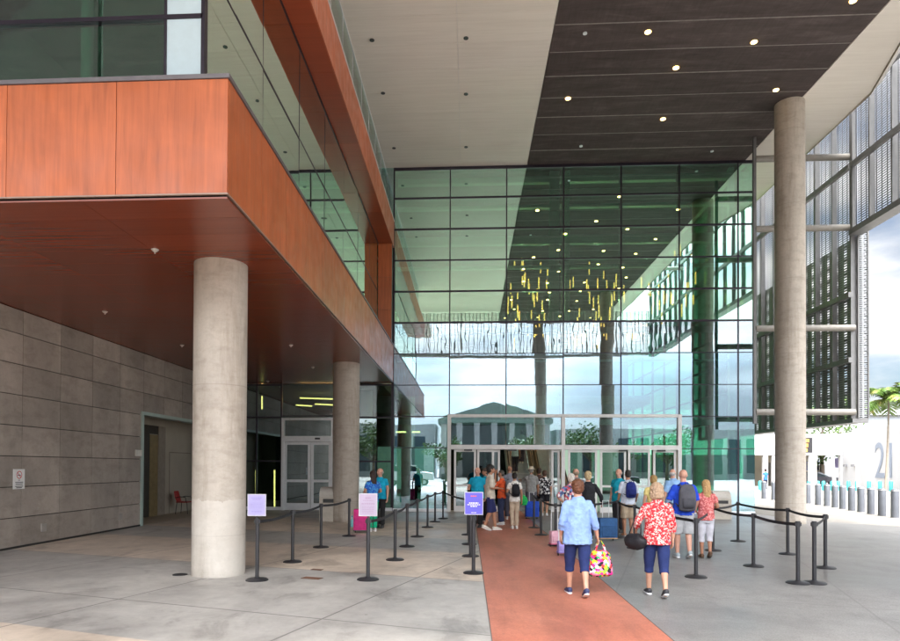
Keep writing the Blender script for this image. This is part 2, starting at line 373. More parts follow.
# ================================================================ GLASS FACADE
rowz = [ZC-DZ*j for j in range(9)]+[2.56, 0.06]
fac = thing('glass_facade', 'tall green reflective glass entrance facade with dark mullions and white doors', 'glass facade', (4, YF, 0))
muls = [X0+DX*i for i in range(7)]
cols = muls+[XR]
DOORX0, DOORX1 = muls[1], muls[5]
random.seed(3)
for i in range(7):
    xa, xb = cols[i], cols[i+1]
    for j in range(10):
        z1, z0 = rowz[j], rowz[j+1]
        if DOORX0-.1 < (xa+xb)/2 < DOORX1+.1 and j >= 8: continue
        b = MB(); cx, cz = (xa+xb)/2, (z0+z1)/2
        M = Matrix.Translation((cx, YF, cz)) @ Matrix.Rotation(R(random.gauss(0, .055)), 4, 'X') @ Matrix.Rotation(R(random.gauss(0, .07)), 4, 'Z')
        b.obox(M, (xb-xa)/2-.012, .008, (z1-z0)/2-.012)
        b.build('pane', GLASSW if j == 5 else GLASSU if j < 5 else GLASSL, fac, True)
for i, x in enumerate(muls):
    b = MB(); zb = 3.82 if 1 < i < 5 else 0
    b.box(x-.022, x+.022, YF-.035, YF+.16, max(zb, 0), ZC)
    if 1 <= i <= 6: b.box(x-.045, x+.045, YF+.03, YF+.22, 7.6, ZC-.003)
    b.build('mullion', MULL, fac, True)
for j in range(0, 10):
    z = rowz[j]
    for (xa, xb) in (((X0, XR),) if j < 9 else ((X0, DOORX0), (DOORX1, XR))):
        b = MB(); h = .028 if j < 6 else .016
        if j in (1, 2, 4, 5): h = .036
        b.box(xa, xb, YF-.03, YF+.14, z-h, z+h) if j else b.box(xa, xb, YF-.03, YF+.14, z-.12, z-.003)
        b.build('transom', MULL, fac, True)
b = MB(); b.box(X0, DOORX0-.08, YF-.05, YF+.15, .004, .12); b.box(DOORX1+.08, XR, YF-.05, YF+.15, .004, .12); b.build('sill', ALU, fac, True)
# white steel members standing inside the glass
b = MB()
for z, h in ((13.45, .24), (12.36, .12), (11.0, .34), (9.9, .1), (7.33, .22), (6.1, .06), (3.62, .2)):
    b.box(X0+.1, XR-.06, YF+.30, YF+.55, z-h/2, z+h/2)
for i in (1, 3, 5):
    b.box(muls[i]-.50, muls[i]-.12, YF+.31, YF+.54, 0.1, ZC-.1) if i == 3 else None
b.box(muls[3]+.12, muls[3]+.3, YF+.31, YF+.54, 7.4, ZC-.1)
b.box(muls[6]-.2, muls[6]+.2, YF+.31, YF+.54, 0.1, ZC-.1)
b.build('inner_frame', plain((.80, .86, .83), .5, name='pale_green_steel'), fac, True)
# door assembly
wf = MB()
for x in (DOORX0, muls[3], DOORX1): wf.box(x-.07, x+.07, YF-.10, YF+.12, .004, 3.9)
wf.box(DOORX0+.07, muls[3]-.07, YF-.09, YF+.11, 3.78, 3.9); wf.box(muls[3]+.07, DOORX1-.07, YF-.09, YF+.11, 3.78, 3.9)
wf.box(DOORX0+.07, muls[3]-.07, YF-.12, YF+.14, 2.5, 2.68); wf.box(muls[3]+.07, DOORX1-.07, YF-.12, YF+.14, 2.5, 2.68)
wf.build('door_frame', WHITE, fac, True)
for xa, xb in ((DOORX0+.07, muls[2]), (muls[2], muls[3]-.07), (muls[3]+.07, muls[4]), (muls[4], DOORX1-.07)):
    b = MB(); b.box(xa+.01, xb-.01, YF-.006, YF+.006, 2.69, 3.775); b.build('transom_pane', GLASSL, fac, True)
def leaf(xa, xb, y=YF, dark=False):
    b = MB(); s = .085
    b.box(xa, xa+s, y-.03, y+.03, .02, 2.49); b.box(xb-s, xb, y-.03, y+.03, .02, 2.49)
    b.box(xa+s, xb-s, y-.028, y+.028, 2.40, 2.49); b.box(xa+s, xb-s, y-.028, y+.028, .02, .24); b.box(xa+s, xb-s, y-.028, y+.028, 1.02, 1.1)
    d = b.build('door_leaf', WHITE, fac, True)
    g = MB(); g.box(xa+s+.003, xb-s-.003, y-.005, y+.005, .243, 1.017); g.box(xa+s+.003, xb-s-.003, y-.005, y+.005, 1.103, 2.397)
    link = g.build('pane', GLASSD, None); link.parent = d
    return d
dx = lambda px: at(px, 480, YF).x
for a, c_, yo in ((454, 476, 0), (477, 494, .0), (568, 597, 0), (600, 626, 0), (628, 650, 0), (653, 676, 0)): leaf(dx(a), dx(c_), YF+yo)
leaf(dx(484), dx(500), YF+.08); leaf(dx(551.5), dx(560), YF+.08)
for px in (512, 622, 660, 468):
    b = MB(); x = dx(px); b.box(x-.16, x+.16, YF-.2, YF-.12, 2.44, 2.5); b.build('door_sensor', BLACK, fac, True)
# glass return on the right-hand side of the hall
b = MB(); b.box(XR-.008, XR+.008, YF+.02, YF+20, .1, ZC); b.build('return_glass', GLASSR, fac, True)
b = MB()
for k in range(1, 9): b.box(XR-.13, XR-.01, YF+k*2.3-.04, YF+k*2.3+.04, .1, ZC)
for z in rowz[:9]: b.box(XR-.14, XR-.012, YF+.2, YF+20, z-.035, z+.035)
b.build('return_frame', MULL, fac, True)

# ---------------------------------------------------------------- the hall behind the glass
hall = thing('entrance_hall', 'dim two storey hall seen through the glass facade', 'hall', (3, 36, 0))
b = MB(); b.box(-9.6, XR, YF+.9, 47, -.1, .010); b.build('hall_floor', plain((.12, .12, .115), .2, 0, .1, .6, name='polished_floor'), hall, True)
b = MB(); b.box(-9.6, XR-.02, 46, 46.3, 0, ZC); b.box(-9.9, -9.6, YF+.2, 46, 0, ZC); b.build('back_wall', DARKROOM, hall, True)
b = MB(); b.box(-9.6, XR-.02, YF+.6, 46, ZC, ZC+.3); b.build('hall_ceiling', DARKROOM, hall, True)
b = MB(); b.box(-9.6, XR-.3, 39.5, 46, 5.6, 6.1); b.box(-9.6, -3.6, YF+.9, 39.5, 5.2, 5.7); b.build('mezzanine_floor', plain((.22, .22, .2), .6), hall, True)
b = MB()
pass
for x in (-8, -5.5, -3, 4.5, 7, 9.5): b = MB(); b.box(x-.9, x+.9, 45.7, 45.98, .2, 3.2); b.build('lit_shop_window', emit('shop_glow', (.55, .75, .62), .1), hall, True)
def column(name, label, x, y, r, h, mat, cat='column', zb=0, grp=None):
    t = thing(name, label, cat, (x, y, 0), 0, grp)
    b = MB(); n = 10; rr = [(Vector((0, 0, zb+(h-zb)*k/n)), r, r) for k in range(n+1)]; b.loft(rr, 48)
    b.build('shaft', mat, t, smooth=True)
    return t
for (px, Y, r, lb) in ((365, 28.6, .33, 'pale green column inside the hall just right of the second concrete column'),
                       (408, 31.5, .33, 'pale column inside the hall left of the white doors'),
                       (441, 35, .36, 'pale column deep inside the hall behind the leftmost white door')):
    x = at(px, 460, Y).x; column('hall_column', lb, x, Y, r, 5.15, PALEROOM, grp='columns inside the hall')
# escalators
def escalator(x, label):
    t = thing('escalator', label, 'escalator', (x, 29.6, 0), 0, 'escalators inside the hall'); n = 22; run, rise = .42, .25
    b = MB()
    for k in range(n): b.box(-.5, .5, k*run, (k+1)*run+.02, max(0.02, k*rise-.3), (k+1)*rise)
    b.build('steps', plain((.34, .35, .36), .35, .4), t)
    for s in (-1, 1):
        q = MB(); x0, x1 = (s*.52, s*.62) if s > 0 else (s*.62, s*.52)
        for (ya, za, yb, zb_) in ((-.6, 0, n*run, n*rise),):
            v = [q.bm.verts.new(p) for xx in (x0, x1) for p in ((xx, ya, .02), (xx, yb, zb_-.3), (xx, yb, zb_+.9), (xx, ya, .95))]
            for f in ((0, 1, 2, 3), (7, 6, 5, 4), (0, 4, 5, 1), (1, 5, 6, 2), (2, 6, 7, 3), (3, 7, 4, 0)): q.bm.faces.new([v[i] for i in f])
        q.build('balustrade', plain((.50, .40, .26), .35, .2, name='bronze_side'), t)
        q = MB(); q.tube((s*.57, -.6, .99), (s*.57, n*run, n*rise+.94), .035); q.build('handrail', BLACK, t)
escalator(dx(522)*29.6/26+.05, 'left escalator rising inside the open doorway carrying two people')
escalator(dx(546)*29.6/26+.35, 'right dark escalator rising inside the open doorway')
# pendant tubes
pend_px = []
random.seed(11)
for xa, xb, n_ in ((508, 549, 34), (566, 618, 36), (624, 697, 42)):
    for i in range(n_):
        f = (i*.618034) % 1; px = xa+(xb-xa)*f; cy_ = 304 if xa < 620 else 316-(px-624)*.62
        pend_px.append((px+random.uniform(-1.2, 1.2), cy_+random.uniform(-1, 1)*(46 if xa < 620 else 34)*(1-.35*abs(f-.5))))
t = thing('pendant_light', 'gold glowing tube hanging on a thin wire inside the glass hall', 'pendant light', (0, 30, 9), 0, 'gold pendant tubes in the hall')
b = MB(); b.tube((0, 0, -.26), (0, 0, .26), .030, seg=8); b.build('tube', TUBE, t)
b = MB(); b.tube((0, 0, .26), (0, 0, 3.2), .004, seg=4); b.build('wire', DARK, t)
for i, (px, py) in enumerate(pend_px):
    o = t if i == 0 else copy_tree(t); Y = random.uniform(29, 33); o['label'] = f"gold glowing tube lamp in the {'upper' if py < 285 else 'middle' if py < 315 else 'lowest'} row of the {'left' if px < 555 else 'central' if px < 625 else 'right'} cluster behind the glass"; o.location = at(px, py, Y); k = random.uniform(.7, 1.25); o.scale = (1, 1, k)
for px, py in ((528, 300), (590, 300), (650, 295), (530, 340)):   # unseen point lamps added among the tubes to brighten hall and escalators
    pl = bpy.data.lights.new('hall_fill_lamp', 'POINT'); pl.energy = 55; pl.color = (1, .78, .5); pl.shadow_soft_size = 0
    po = bpy.data.objects.new('hall_fill_lamp', pl); C.collection.objects.link(po); po.location = at(px, py, 30.5)
# strip lamps in the low hall on the left
for (pa, pb, Y, lb) in (((256, 470), (256, 505), 28, 'vertical yellow strip lamp left of the glass door'), ((274.5, 470), (274.5, 507), 28, 'vertical yellow strip lamp beside the glass door frame'),
                    ((262, 396), (262, 409), 29, 'short vertical yellow strip lamp high above the strip lamps'), ((300, 398), (334, 399), 30, 'long horizontal yellow ceiling strip lamp above glass door'),
                    ((296, 405), (312, 406), 32, 'short horizontal yellow ceiling strip lamp above glass door'), ((315, 404), (334, 405), 31, 'yellow ceiling strip lamp next to second column'),
                    ((396, 432), (406, 432), 30, 'small orange ceiling lamp behind glass left of doors'), ((412, 432), (420, 432), 30, 'small orange ceiling lamp nearer to the white doors')):
    b = MB(); b.tube(at(*pa, Y), at(*pb, Y), .035, seg=6); tag(b.build('strip_lamp', STRIP), lb, 'lamp', 'strip lamps behind the left glazing')

# ================================================================ CANOPY
CE = [(12.95, YF+8), (12.95, YF), (12.85, 21.5), (11.85, 17.9), (11.85, -2)]
XW, XD = 2.30, 10.82
can = thing('entrance_canopy', 'high canopy with white and dark panelled ceiling over the entrance', 'canopy', (4, 10, 13.88))
b = MB(); y = -2.0
while y < YF-.02:
    y1 = min(y+1.2, YF)
    b.box(X0-.39, -.35, y+.004, y1-.004, ZC, ZC+.05); b.box(-.342, XW-.004, y+.004, y1-.004, ZC, ZC+.05); y += 1.2
b.build('white_ceiling', CEILW, can, True)
b = MB(); y = YF-.0
k = 0
while y > -2:
    y0 = max(-2, y-1.18); xs = XW+.02
    for xa, xb in ((XW+.02, XD),):
        b.box(xa+.006, xb-.006, y0+.02, y-.02, ZC+.008*(k % 2), ZC+.026)
    y -= 1.18; k += 1
b.build('dark_ceiling', CEILD, can, True)
b = MB(); y = YF-1.18
while y > -2: b.box(XW+.03, XD-.01, y-.012, y+.012, ZC-.004, ZC+.027); y -= 1.18
b.build('seam_strip', plain((.24, .215, .20), .6, 0, .2), can, True)
b = MB(); b.box(XW+.02, XD, -2, YF, ZC+.028, ZC+.1); b.build('ceiling_backing', plain((.34, .31, .29), .8), can, True)
b = MB()
vs = [(XD+.01, -6)]+[(x, y) for x, y in reversed(CE)]+[(XD+.01, YF+8)]
b.prism([(XD+.01, -2), (11.85, -2), (11.85, 17.9), (12.85, 21.5), (12.95, YF), (12.95, YF+8), (XD+.01, YF+8)], ZC-.004, ZC+.05); b.build('white_ceiling_margin', CEILW, can, True)
b = MB(); b.prism([(-14, -2), (12.2, -2), (12.2, 17.9), (13.2, 21.5), (13.3, YF+8), (13.3, 47), (-14, 47)], ZC+.32, ZC+1.6); b.build('roof_slab', WHITE, can, True)
# sloping edge trim
b = MB(); T = [(11.86, -2), (11.86, 17.9), (12.86, 21.5), (12.96, YF+8)]
for (x0, y0), (x1, y1) in zip(T, T[1:]):
    v = [b.bm.verts.new(p) for p in ((x0+.02, y0, ZC-.05), (x1+.02, y1, ZC-.05), (x1+.32, y1, ZC+.42), (x0+.32, y0, ZC+.42), (x0+.02, y0, ZC+.5), (x1+.02, y1, ZC+.5))]
    b.bm.faces.new((v[0], v[1], v[2], v[3])); b.bm.faces.new((v[3], v[2], v[5], v[4])); b.bm.faces.new((v[4], v[5], v[1], v[0]))
b.build('edge_trim', BEIGEP, can, True)
b = MB(); b.box(-26, -6.6, -9, 7.88, ZC+.002, ZC+.3); b.build('side_ceiling', CEILD, can, True)
b = MB(); b.box(-6.59, X0-.4, -9, 7.88, ZC+.002, ZC+.3); b.build('side_ceiling_margin', CEILW, can, True)
b = MB(); b.box(-8, 11.8, -2.2, -2.003, ZC-.1, ZC+1.3); b.build('front_fascia', BEIGEP, can, True)
for (px, py) in ((568, 98.5), (648, 32), (754, 42), (676, 68), (776, 90), (663, 119), (853, 1)):
    p = gp(px, py, ZC); b = MB(); b.tube((p.x, p.y, ZC-.015), (p.x, p.y, ZC+.01), .085, seg=16); b.build('lit_downlight', WARM, can, True)
for k in range(28):     # the ones nearer than the picture's top edge, seen again in the glass
    x = 3.3+(k % 4)*2.1+random.uniform(-.5, .5); y = 15-(k//4)*2.6+random.uniform(-.7, .7)
    b = MB(); b.tube((x, y, ZC-.015), (x, y, ZC+.01), .085, seg=12); b.build('lit_downlight', WARM, can, True)
for (px, py) in ((372, 40), (466, 38), (383, 93), (466, 94), (394, 148), (466, 147)):
    p = gp(px, py, ZC); b = MB(); b.tube((p.x, p.y, ZC-.02), (p.x, p.y, ZC-.001), .07, seg=12); b.build('unlit_downlight', DARK, can, True)
for (px, py) in ((581, 146), (712, 151), (585, 33)):
    p = gp(px, py, ZC); b = MB(); b.tube((p.x, p.y, ZC-.03), (p.x, p.y, ZC+.01), .06, seg=12); b.build('sprinkler', ALU, can, True)

# columns
column('concrete_column', 'nearest thick pale concrete column under the red soffit', -4.13, 10.60, .43, 5.15, CONC_PATCH, grp='round concrete columns')
c3 = gp(345.5, 521.5); column('concrete_column', 'concrete column behind the near one, beside the concrete bin', c3.x, c3.y, .43, 5.15, CONC_COL, grp='round concrete columns')
column('concrete_column', 'very tall concrete column on the right reaching the high canopy', 10.59, 22.05, .455, 13.87, CONC_COL, grp='round concrete columns')
column('concrete_column', 'tall concrete column mirrored in the middle of the glass', 9.5, 6.6, .455, 13.87, CONC_COL, grp='round concrete columns')
column('concrete_column', 'tall concrete column mirrored thin in the glass, left of the other mirrored one', 5.8, -1.4, .455, 13.87, CONC_COL, grp='round concrete columns')

# ================================================================ LEFT WING
ZS, ZF = 5.16, 6.70; YE = 7.93; XWALL = -9.68; XG = -3.58; YG = 8.5
wing = thing('red_clad_wing', 'red panelled upper storey of the building on the left with glass above', 'building', (-6, 16, 0))
pg = wing
def panels(name, mat, boxes): 
    b = MB()
    for q in boxes: b.box(*q)
    return b.build(name, mat, wing, True)
# end fascia facing the camera: joints measured at 117 and 8 px
xe = [X0, at(117, 130, YE).x]; st = xe[0]-xe[1]
while xe[-1] > -14: xe.append(xe[-1]-st)
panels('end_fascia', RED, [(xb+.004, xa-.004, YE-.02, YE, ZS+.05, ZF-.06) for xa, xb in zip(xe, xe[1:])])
bx = []; y = YE+.004
while y < YF: y1 = min(y+1.30, YF-.05); bx.append((X0-.02, X0, y+.004, y1-.004, ZS+.05, ZF-.06)); y += 1.30
panels('side_fascia', RED, bx)
panels('core', DARK, [(-14, X0-.03, YE+.01, YF-.2, ZS+.06, ZF-.08)])
panels('fascia_edge', plain((.30, .22, .18), .5, .2, name='light_trim'), [(-14, X0+.006, YE-.026, YE+.01, ZS+.03, ZS+.046), (X0-.02, X0+.008, YE+.012, YF-.06, ZS+.03, ZS+.046)])
panels('coping', plain((.13, .12, .13), .45, .3, name='grey_coping'), [(-14, X0+.02, YE-.04, YG, ZF-.055, ZF), (X0-.6, X0+.02, YG+.002, YF-.06, ZF-.055, ZF)])
bx = []; y = YE+.01; xs = [X0-.01]
while xs[-1] > -9.7: xs.append(xs[-1]-1.9)
while y < YF:
    for xa, xb in zip(xs, xs[1:]): bx.append((max(xb, XWALL-1.4)+.003, xa-.003, y+.003, min(y+.62, YF)-.003, ZS-.012, ZS+.01))
    y += .62
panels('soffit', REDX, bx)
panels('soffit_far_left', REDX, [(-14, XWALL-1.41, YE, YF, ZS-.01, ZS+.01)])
for (px, py) in ((155, 249.5), (105, 311.5), (182, 345), (291, 345), (313, 367), (268, 381)):
    p = gp(px, py, ZS-.01); b = MB(); b.tube((p.x, p.y, ZS-.045), (p.x, p.y, ZS-.012), .03, .06, seg=12); b.tube((p.x, p.y, ZS-.075), (p.x, p.y, ZS-.045), .012, seg=8); b.build('sprinkler', STEELW, wing, True)
# glazing above the fascia
ZU = 10.62
b = MB(); b.box(-14, -5.05, YG-.01, YG+.01, ZF, 8.6-.0); b.box(-5.0, at(167, 40, YG).x, YG-.01, YG+.01, ZF, 10.6); b.box(-14, -5.05, YG-.01, YG+.01, 8.6, 10.6); b.build('end_glass', GLASS, wing, True)
zt = at(100, 21, YG).z; xm = at(167, 40, YG).x
b = MB(); b.box(-14, XG, YG-.05, YG+.06, zt-.035, zt+.02); b.box(-14, XG, YG-.04, YG+.06, ZF+.002, ZF+.05); b.box(XG-.02, XG+.03, YG-.05, YG+.05, ZF, ZU); b.box(xm-.02, xm+.012, YG-.045, YG+.05, ZF, ZU)
b.build('glazing_bars', MULL, wing, True)
b = MB(); b.box(xm+.014, XG-.022, YG-.03, YG+.02, ZF+.052, zt-.037); b.box(xm+.014, XG-.022, YG-.03, YG+.02, zt+.022, ZU); b.build('pale_panel', ALUBLUE, wing, True)
random.seed(5)
ys = [YG+.06+2.42*k for k in range(8)]; ys[-1] = YF-.9
zr = [ZF, 7.6, 8.68, ZU]
for a, c_ in zip(ys, ys[1:]):
    for z0, z1 in ((ZF, 8.68), (8.68, ZU)):
        b = MB(); M = Matrix.Translation((XG, (a+c_)/2, (z0+z1)/2)) @ Matrix.Rotation(R(random.gauss(0, .12)), 4, 'Z') @ Matrix.Rotation(R(random.gauss(0, .1)), 4, 'Y')
        b.obox(M, .008, (c_-a)/2-.006, (z1-z0)/2-.006); b.build('side_glass', GLASSS, wing, True)
b = MB()
b.box(XG-.06, XG+.012, YG+.06, YF-.6, 8.66, 8.70); b.box(XG-.06, XG+.012, YG+.06, YF-.6, ZU-.07, ZU-.002)
for a in ys[1:-1]: b.box(XG-.06, XG+.010, a-.012, a+.012, ZF, ZU)
b.build('side_glazing_bars', MULL, wing, True)
panels('corner_pier', RED, [(XG, X0-.02, YF-.62, YF-.6, ZF+.0+1.29*k, min(ZF+1.28+1.29*k, ZU-.01)) for k in range(4)])
panels('pier_core', DARK, [(XG+.02, X0-.03, YF-.59, YF-.2, ZF, ZU-.02)])
# inside of the storey
panels('room_ceiling', PALEROOM, [(-14, XG-.3, YG+.3, YF, ZU-.02, ZU+.1)]); panels('room_back', PALEROOM, [(-9.3, -9.0, YG+3, YF, ZF, ZU-.03)])
panels('room_floor', plain((.3, .3, .29), .5), [(-14, XG-.02, YG+.1, YF-.2, ZF-.05, ZF+.0)])
b = MB()
for yy in (12, 17, 22): b.tube((-5.2, yy, ZF), (-5.2, yy, ZU-.02), .25, seg=20)
b.tube((-7.6, 9.4, ZF), (-7.6, 9.4, ZU-.02), .09, seg=12); b.tube((-6.0, 9.8, ZF), (-6.0, 9.8, ZU-.02), .09, seg=12)
b.build('inner_post', WHITE, wing, True)
# upper red band with glass over it
ZB = 11.72
bx = []; by = []; y = 7.9
while y < YF-.05:
    y1 = min(y+1.6, YF-.05); bx.append((XG+.02, X0-.022, y+.004, y1-.004, ZU, ZU+.02)); by.append((X0-.02, X0, y+.004, y1-.004, ZU, ZB-.05)); y += 1.6
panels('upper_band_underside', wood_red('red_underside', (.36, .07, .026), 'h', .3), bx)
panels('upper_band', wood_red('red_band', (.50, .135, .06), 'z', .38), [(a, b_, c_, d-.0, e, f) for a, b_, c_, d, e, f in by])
panels('upper_core', DARK, [(-14, X0-.03, 7.9, YF-.1, ZU+.11, ZB-.06)])
panels('upper_coping', ALU, [(X0-.4, X0+.012, 7.9, YF-.05, ZB-.05, ZB-.01)])
b = MB(); 
for k in range(12): b.box(X0-.385, X0-.37, 7.9+1.52*k+.01, 7.9+1.52*(k+1)-.01, ZB, ZC-.01)
b.build('upper_glass', glass('upper_glass', (.7, .86, .8), (.9, .97, .95), .3), wing, True)
b = MB(); 
for k in range(13): b.box(X0-.40, X0-.36, 7.9+1.52*k-.01, 7.9+1.52*k+.009, ZB, ZC-.005)
b.box(X0-.41, X0-.355, 7.9, YF, ZC-.04, ZC-.006); b.build('upper_glazing_bars', ALU, wing, True)
panels('upper_room', plain((.66, .68, .66), .7), [(-8, -7.9, 7.9, YF, ZB, ZC), (-8, X0-.5, 7.9, YF, ZB-.03, ZB-.0)])
panels('upper_ceiling', WHITE, [(-14, X0-.43, 7.9, YF, ZC, ZC+.05)])
# small gap of green glass between the wing and the facade plane
b = MB(); b.box(-14, XG, YF-.01, YF+.01, ZF, ZU-.02); b.box(-14, X0-.04, YF-.01, YF+.01, ZB, ZC); b.build('rear_glass', GLASS, wing, True)
b = MB()
for j in range(9): b.box(-14, XG-.02, YF-.05, YF+.03, rowz[j]-.045, rowz[j]+.045) if ZF < rowz[j] < ZU-.1 else None
b.build('rear_bars', MULL, wing, True)

# ---------------------------------------------------------------- glazing under the wing
lg = thing('entrance_glazing', 'dark glazing with a white framed double door under the red soffit', 'glazing', (-6.3, YF, 0))
dl, dr = at(282, 450, YF).x, at(334, 450, YF).x; zd = at(300, 418, YF).z
b = MB(); ZG = ZS-.02
for xa, xb in ((XWALL, -8.6), (-8.6, dl), (dr, X0-.04)):
    for z0, z1 in ((.1, 2.0), (2.0, zd), (zd, ZG)): b.box(xa+.02, xb-.02, YF-.008, YF+.008, z0+.02, z1-.02)
b.box(dl+.02, dr-.02, YF-.008, YF+.008, zd+.02, ZG-.02)
b.build('pane', GLASSD, lg, True)
b = MB()
for x in (XWALL+.02, -8.6, dl-.03, dr+.03, X0-.05): b.box(x-.03, x+.03, YF-.05, YF+.1, 0.01, ZG)
for z in (2.0, zd+.03, ZG-.05): b.box(XWALL, dl-.062, YF-.04, YF+.09, z-.03, z+.03); b.box(dr+.062, X0-.085, YF-.04, YF+.09, z-.03, z+.03)
b.box(dl, dr, YF-.04, YF+.09, zd+.062, zd+.1)
b.build('frame', MULL, lg, True)
b = MB(); b.box(dl-.0, dl+.1, YF-.1, YF+.1, .004, zd); b.box(dr-.1, dr, YF-.1, YF+.1, .004, zd); b.box(dl+.1, dr-.1, YF-.1, YF+.1, zd-.09, zd); z2 = at(300, 441, YF).z; b.box(dl+.1, dr-.1, YF-.12, YF+.12, z2-.02, z2+.2)
b.build('door_frame', ALU, lg, True)
b = MB(); b.box(dl+.12, dr-.12, YF-.01, YF+.01, z2+.205, zd-.095); b.build('door_transom_pane', GLASSD, lg, True)
mid = at(311, 450, YF).x
for xa, xb in ((dl+.1, mid-.01), (mid+.01, dr-.1)):
    b = MB(); s = .11; b.box(xa, xa+s, YF-.03, YF+.03, .02, z2-.03); b.box(xb-s, xb, YF-.03, YF+.03, .02, z2-.03)
    for z0, z1 in ((.02, .3), (1.15, 1.25), (z2-.15, z2-.03)): b.box(xa+s, xb-s, YF-.028, YF+.028, z0, z1)
    d = b.build('door_leaf', ALU, lg, True)
    g = MB(); g.box(xa+s, xb-s, YF-.004, YF+.004, .303, 1.147); g.box(xa+s, xb-s, YF-.004, YF+.004, 1.253, z2-.153); o = g.build('pane', GLASSD); o.parent = d
b = MB(); b.box(mid+.2, mid+.4, YF-.2, YF-.125, z2+.06, z2+.13); b.build('door_sensor', BLACK, lg, True)
b = MB(); b.box(XWALL, dl-.01, YF-.06, YF+.1, .01, .14); b.box(dr+.01, X0-.02, YF-.06, YF+.1, .01, .14); b.build('sill', ALU, lg, True)

# ================================================================ LEFT CONCRETE WALL with its portal
YP0 = atX(142, 480, XWALL).y; ZP = atX(143.5, 415, XWALL).z; YP1 = 25.2
wall = thing('concrete_wall', 'long grey concrete panel wall on the left with an open doorway', 'wall', (XWALL, 14, 0))
b = MB(); random.seed(2)
yj = []; y = 14.9-1.32*12
while y < YF+1.3: yj.append(y); y += 1.32
for r_ in range(8):
    z0, z1 = r_*.66+.012, min((r_+1)*.66, ZS-.02)
    for k, ya in enumerate(yj):
        a, c_ = ya+.006, ya+1.32-.006
        segs = [(a, c_)]
        if z0 < ZP:
            segs = []
            if a < YP0: segs.append((a, min(c_, YP0)))
            if c_ > YP1: segs.append((max(a, YP1), c_))
        for (s0, s1) in segs:
            if s1-s0 < .02: continue
            if z0 < ZP < z1 and s0 >= YP0-1.4 and s1 <= YP1+1.4 and s0 >= YP0: b.box(XWALL-.03, XWALL, s0, s1, ZP+.004, z1-.006)
            else: b.box(XWALL-.03, XWALL, s0, s1, z0, z1-.006)
b.build('panels', PANEL, wall, True)
b = MB(); b.box(XWALL-.3, XWALL-.035, -3, YP0, 0, ZS); b.box(XWALL-.3, XWALL-.035, YP0, YP1, ZP+.01, ZS-.002); b.box(XWALL-.3, XWALL-.035, YP1, YF+1, 0, ZS-.002); b.build('backing', JOINT, wall, True)
fw = .1
b = MB(); b.box(XWALL-.3, XWALL+.05, YP0-fw, YP0, .004, ZP+fw); b.box(XWALL-.3, XWALL+.05, YP0, YP1, ZP, ZP+fw); b.box(XWALL-.3, XWALL+.05, YP1, YP1+fw, .004, ZP+fw)
b.build('portal_frame', plain((.42, .52, .48), .4, .2, .05, name='pale_green_frame'), wall, True)
XA = -11.1
CREAM = plain((.50, .46, .38), .7, 0, .07, 1.2, name='cream_wall')
b = MB(); b.box(XA-.2, XA, YP0-2, 29, 0, ZP+.6); b.box(XA, XWALL-.32, YP1+1.6, YP1+1.8, 0, ZP+.5); b.box(XA, XWALL-.301, YP0-1.4, YP0-1.2, 0, ZP+.5); b.build('alcove_wall', CREAM, wall, True)
b = MB(); b.box(XA, XWALL-.3, YP0-1.2, YP1+1.6, ZP+.45, ZP+.55); b.build('alcove_ceiling', CREAM, wall, True)
b = MB(); b.box(-12, XWALL-.04, YP0-1.5, YP1+1.6, .004, .012); b.build('alcove_floor', plain((.42, .35, .27), .5), wall, True)
ya, yb = atX(148.5, 480, XA).y, atX(158, 480, XA).y
b = MB(); b.box(XA-.01, XA+.03, ya-1.0, ya, .012, 3.2); b.box(XA-.01, XA+.03, ya, yb, 2.9, 3.2); d = b.build('dark_doorway', plain((.05, .04, .03), .5), wall, True)
b = MB(); b.box(XA+.0, XA+.034, ya+.02, yb-.1, .012, 2.88); b.build('wooden_door', plain((.28, .21, .1), .4, 0, .2, name='brown_door'), wall, True)
b = MB(); b.box(XA+.001, XA+.05, yb-.08, yb+.45, .012, 3.2); b.build('door_pier', plain((.33, .29, .24), .6), wall, True)
b = MB()
for (p0, p1) in ((at(0, 0, 1), at(0, 0, 1)),): pass
yc0, yc1 = atX(169, 480, XA).y, atX(190, 480, XA).y; b.box(XA, XA+.012, yc0, yc0+.03, .02, 2.3); b.box(XA, XA+.012, yc0+.03, yc1, 2.27, 2.3); b.build('cabinet_joint', plain((.25, .22, .18), .7), wall, True)
# fixtures on the wall
b = MB(); p = atX(138, 453, XWALL); b.box(XWALL, XWALL+.04, p.y-.17, p.y+.17, p.z-.09, p.z+.09); b.build('card_reader', plain((.7, .68, .62), .4), wall, True)
for px, py in ((43, 527.5), (120, 516.5)):
    p = atX(px, py, XWALL); b = MB(); b.box(XWALL, XWALL+.03, p.y-.08, p.y+.08, p.z-.09, p.z+.09); o = b.build('outlet_box', plain((.4, .37, .34), .4, .3), wall, True)
b = MB(); b.box(XWALL, XWALL+.012, -3, YP0-.1, .0, .05); b.build('base_shade_strip', JOINT, wall, True)  # dark colour stands in for shade along the wall foot; raised strip, no gap
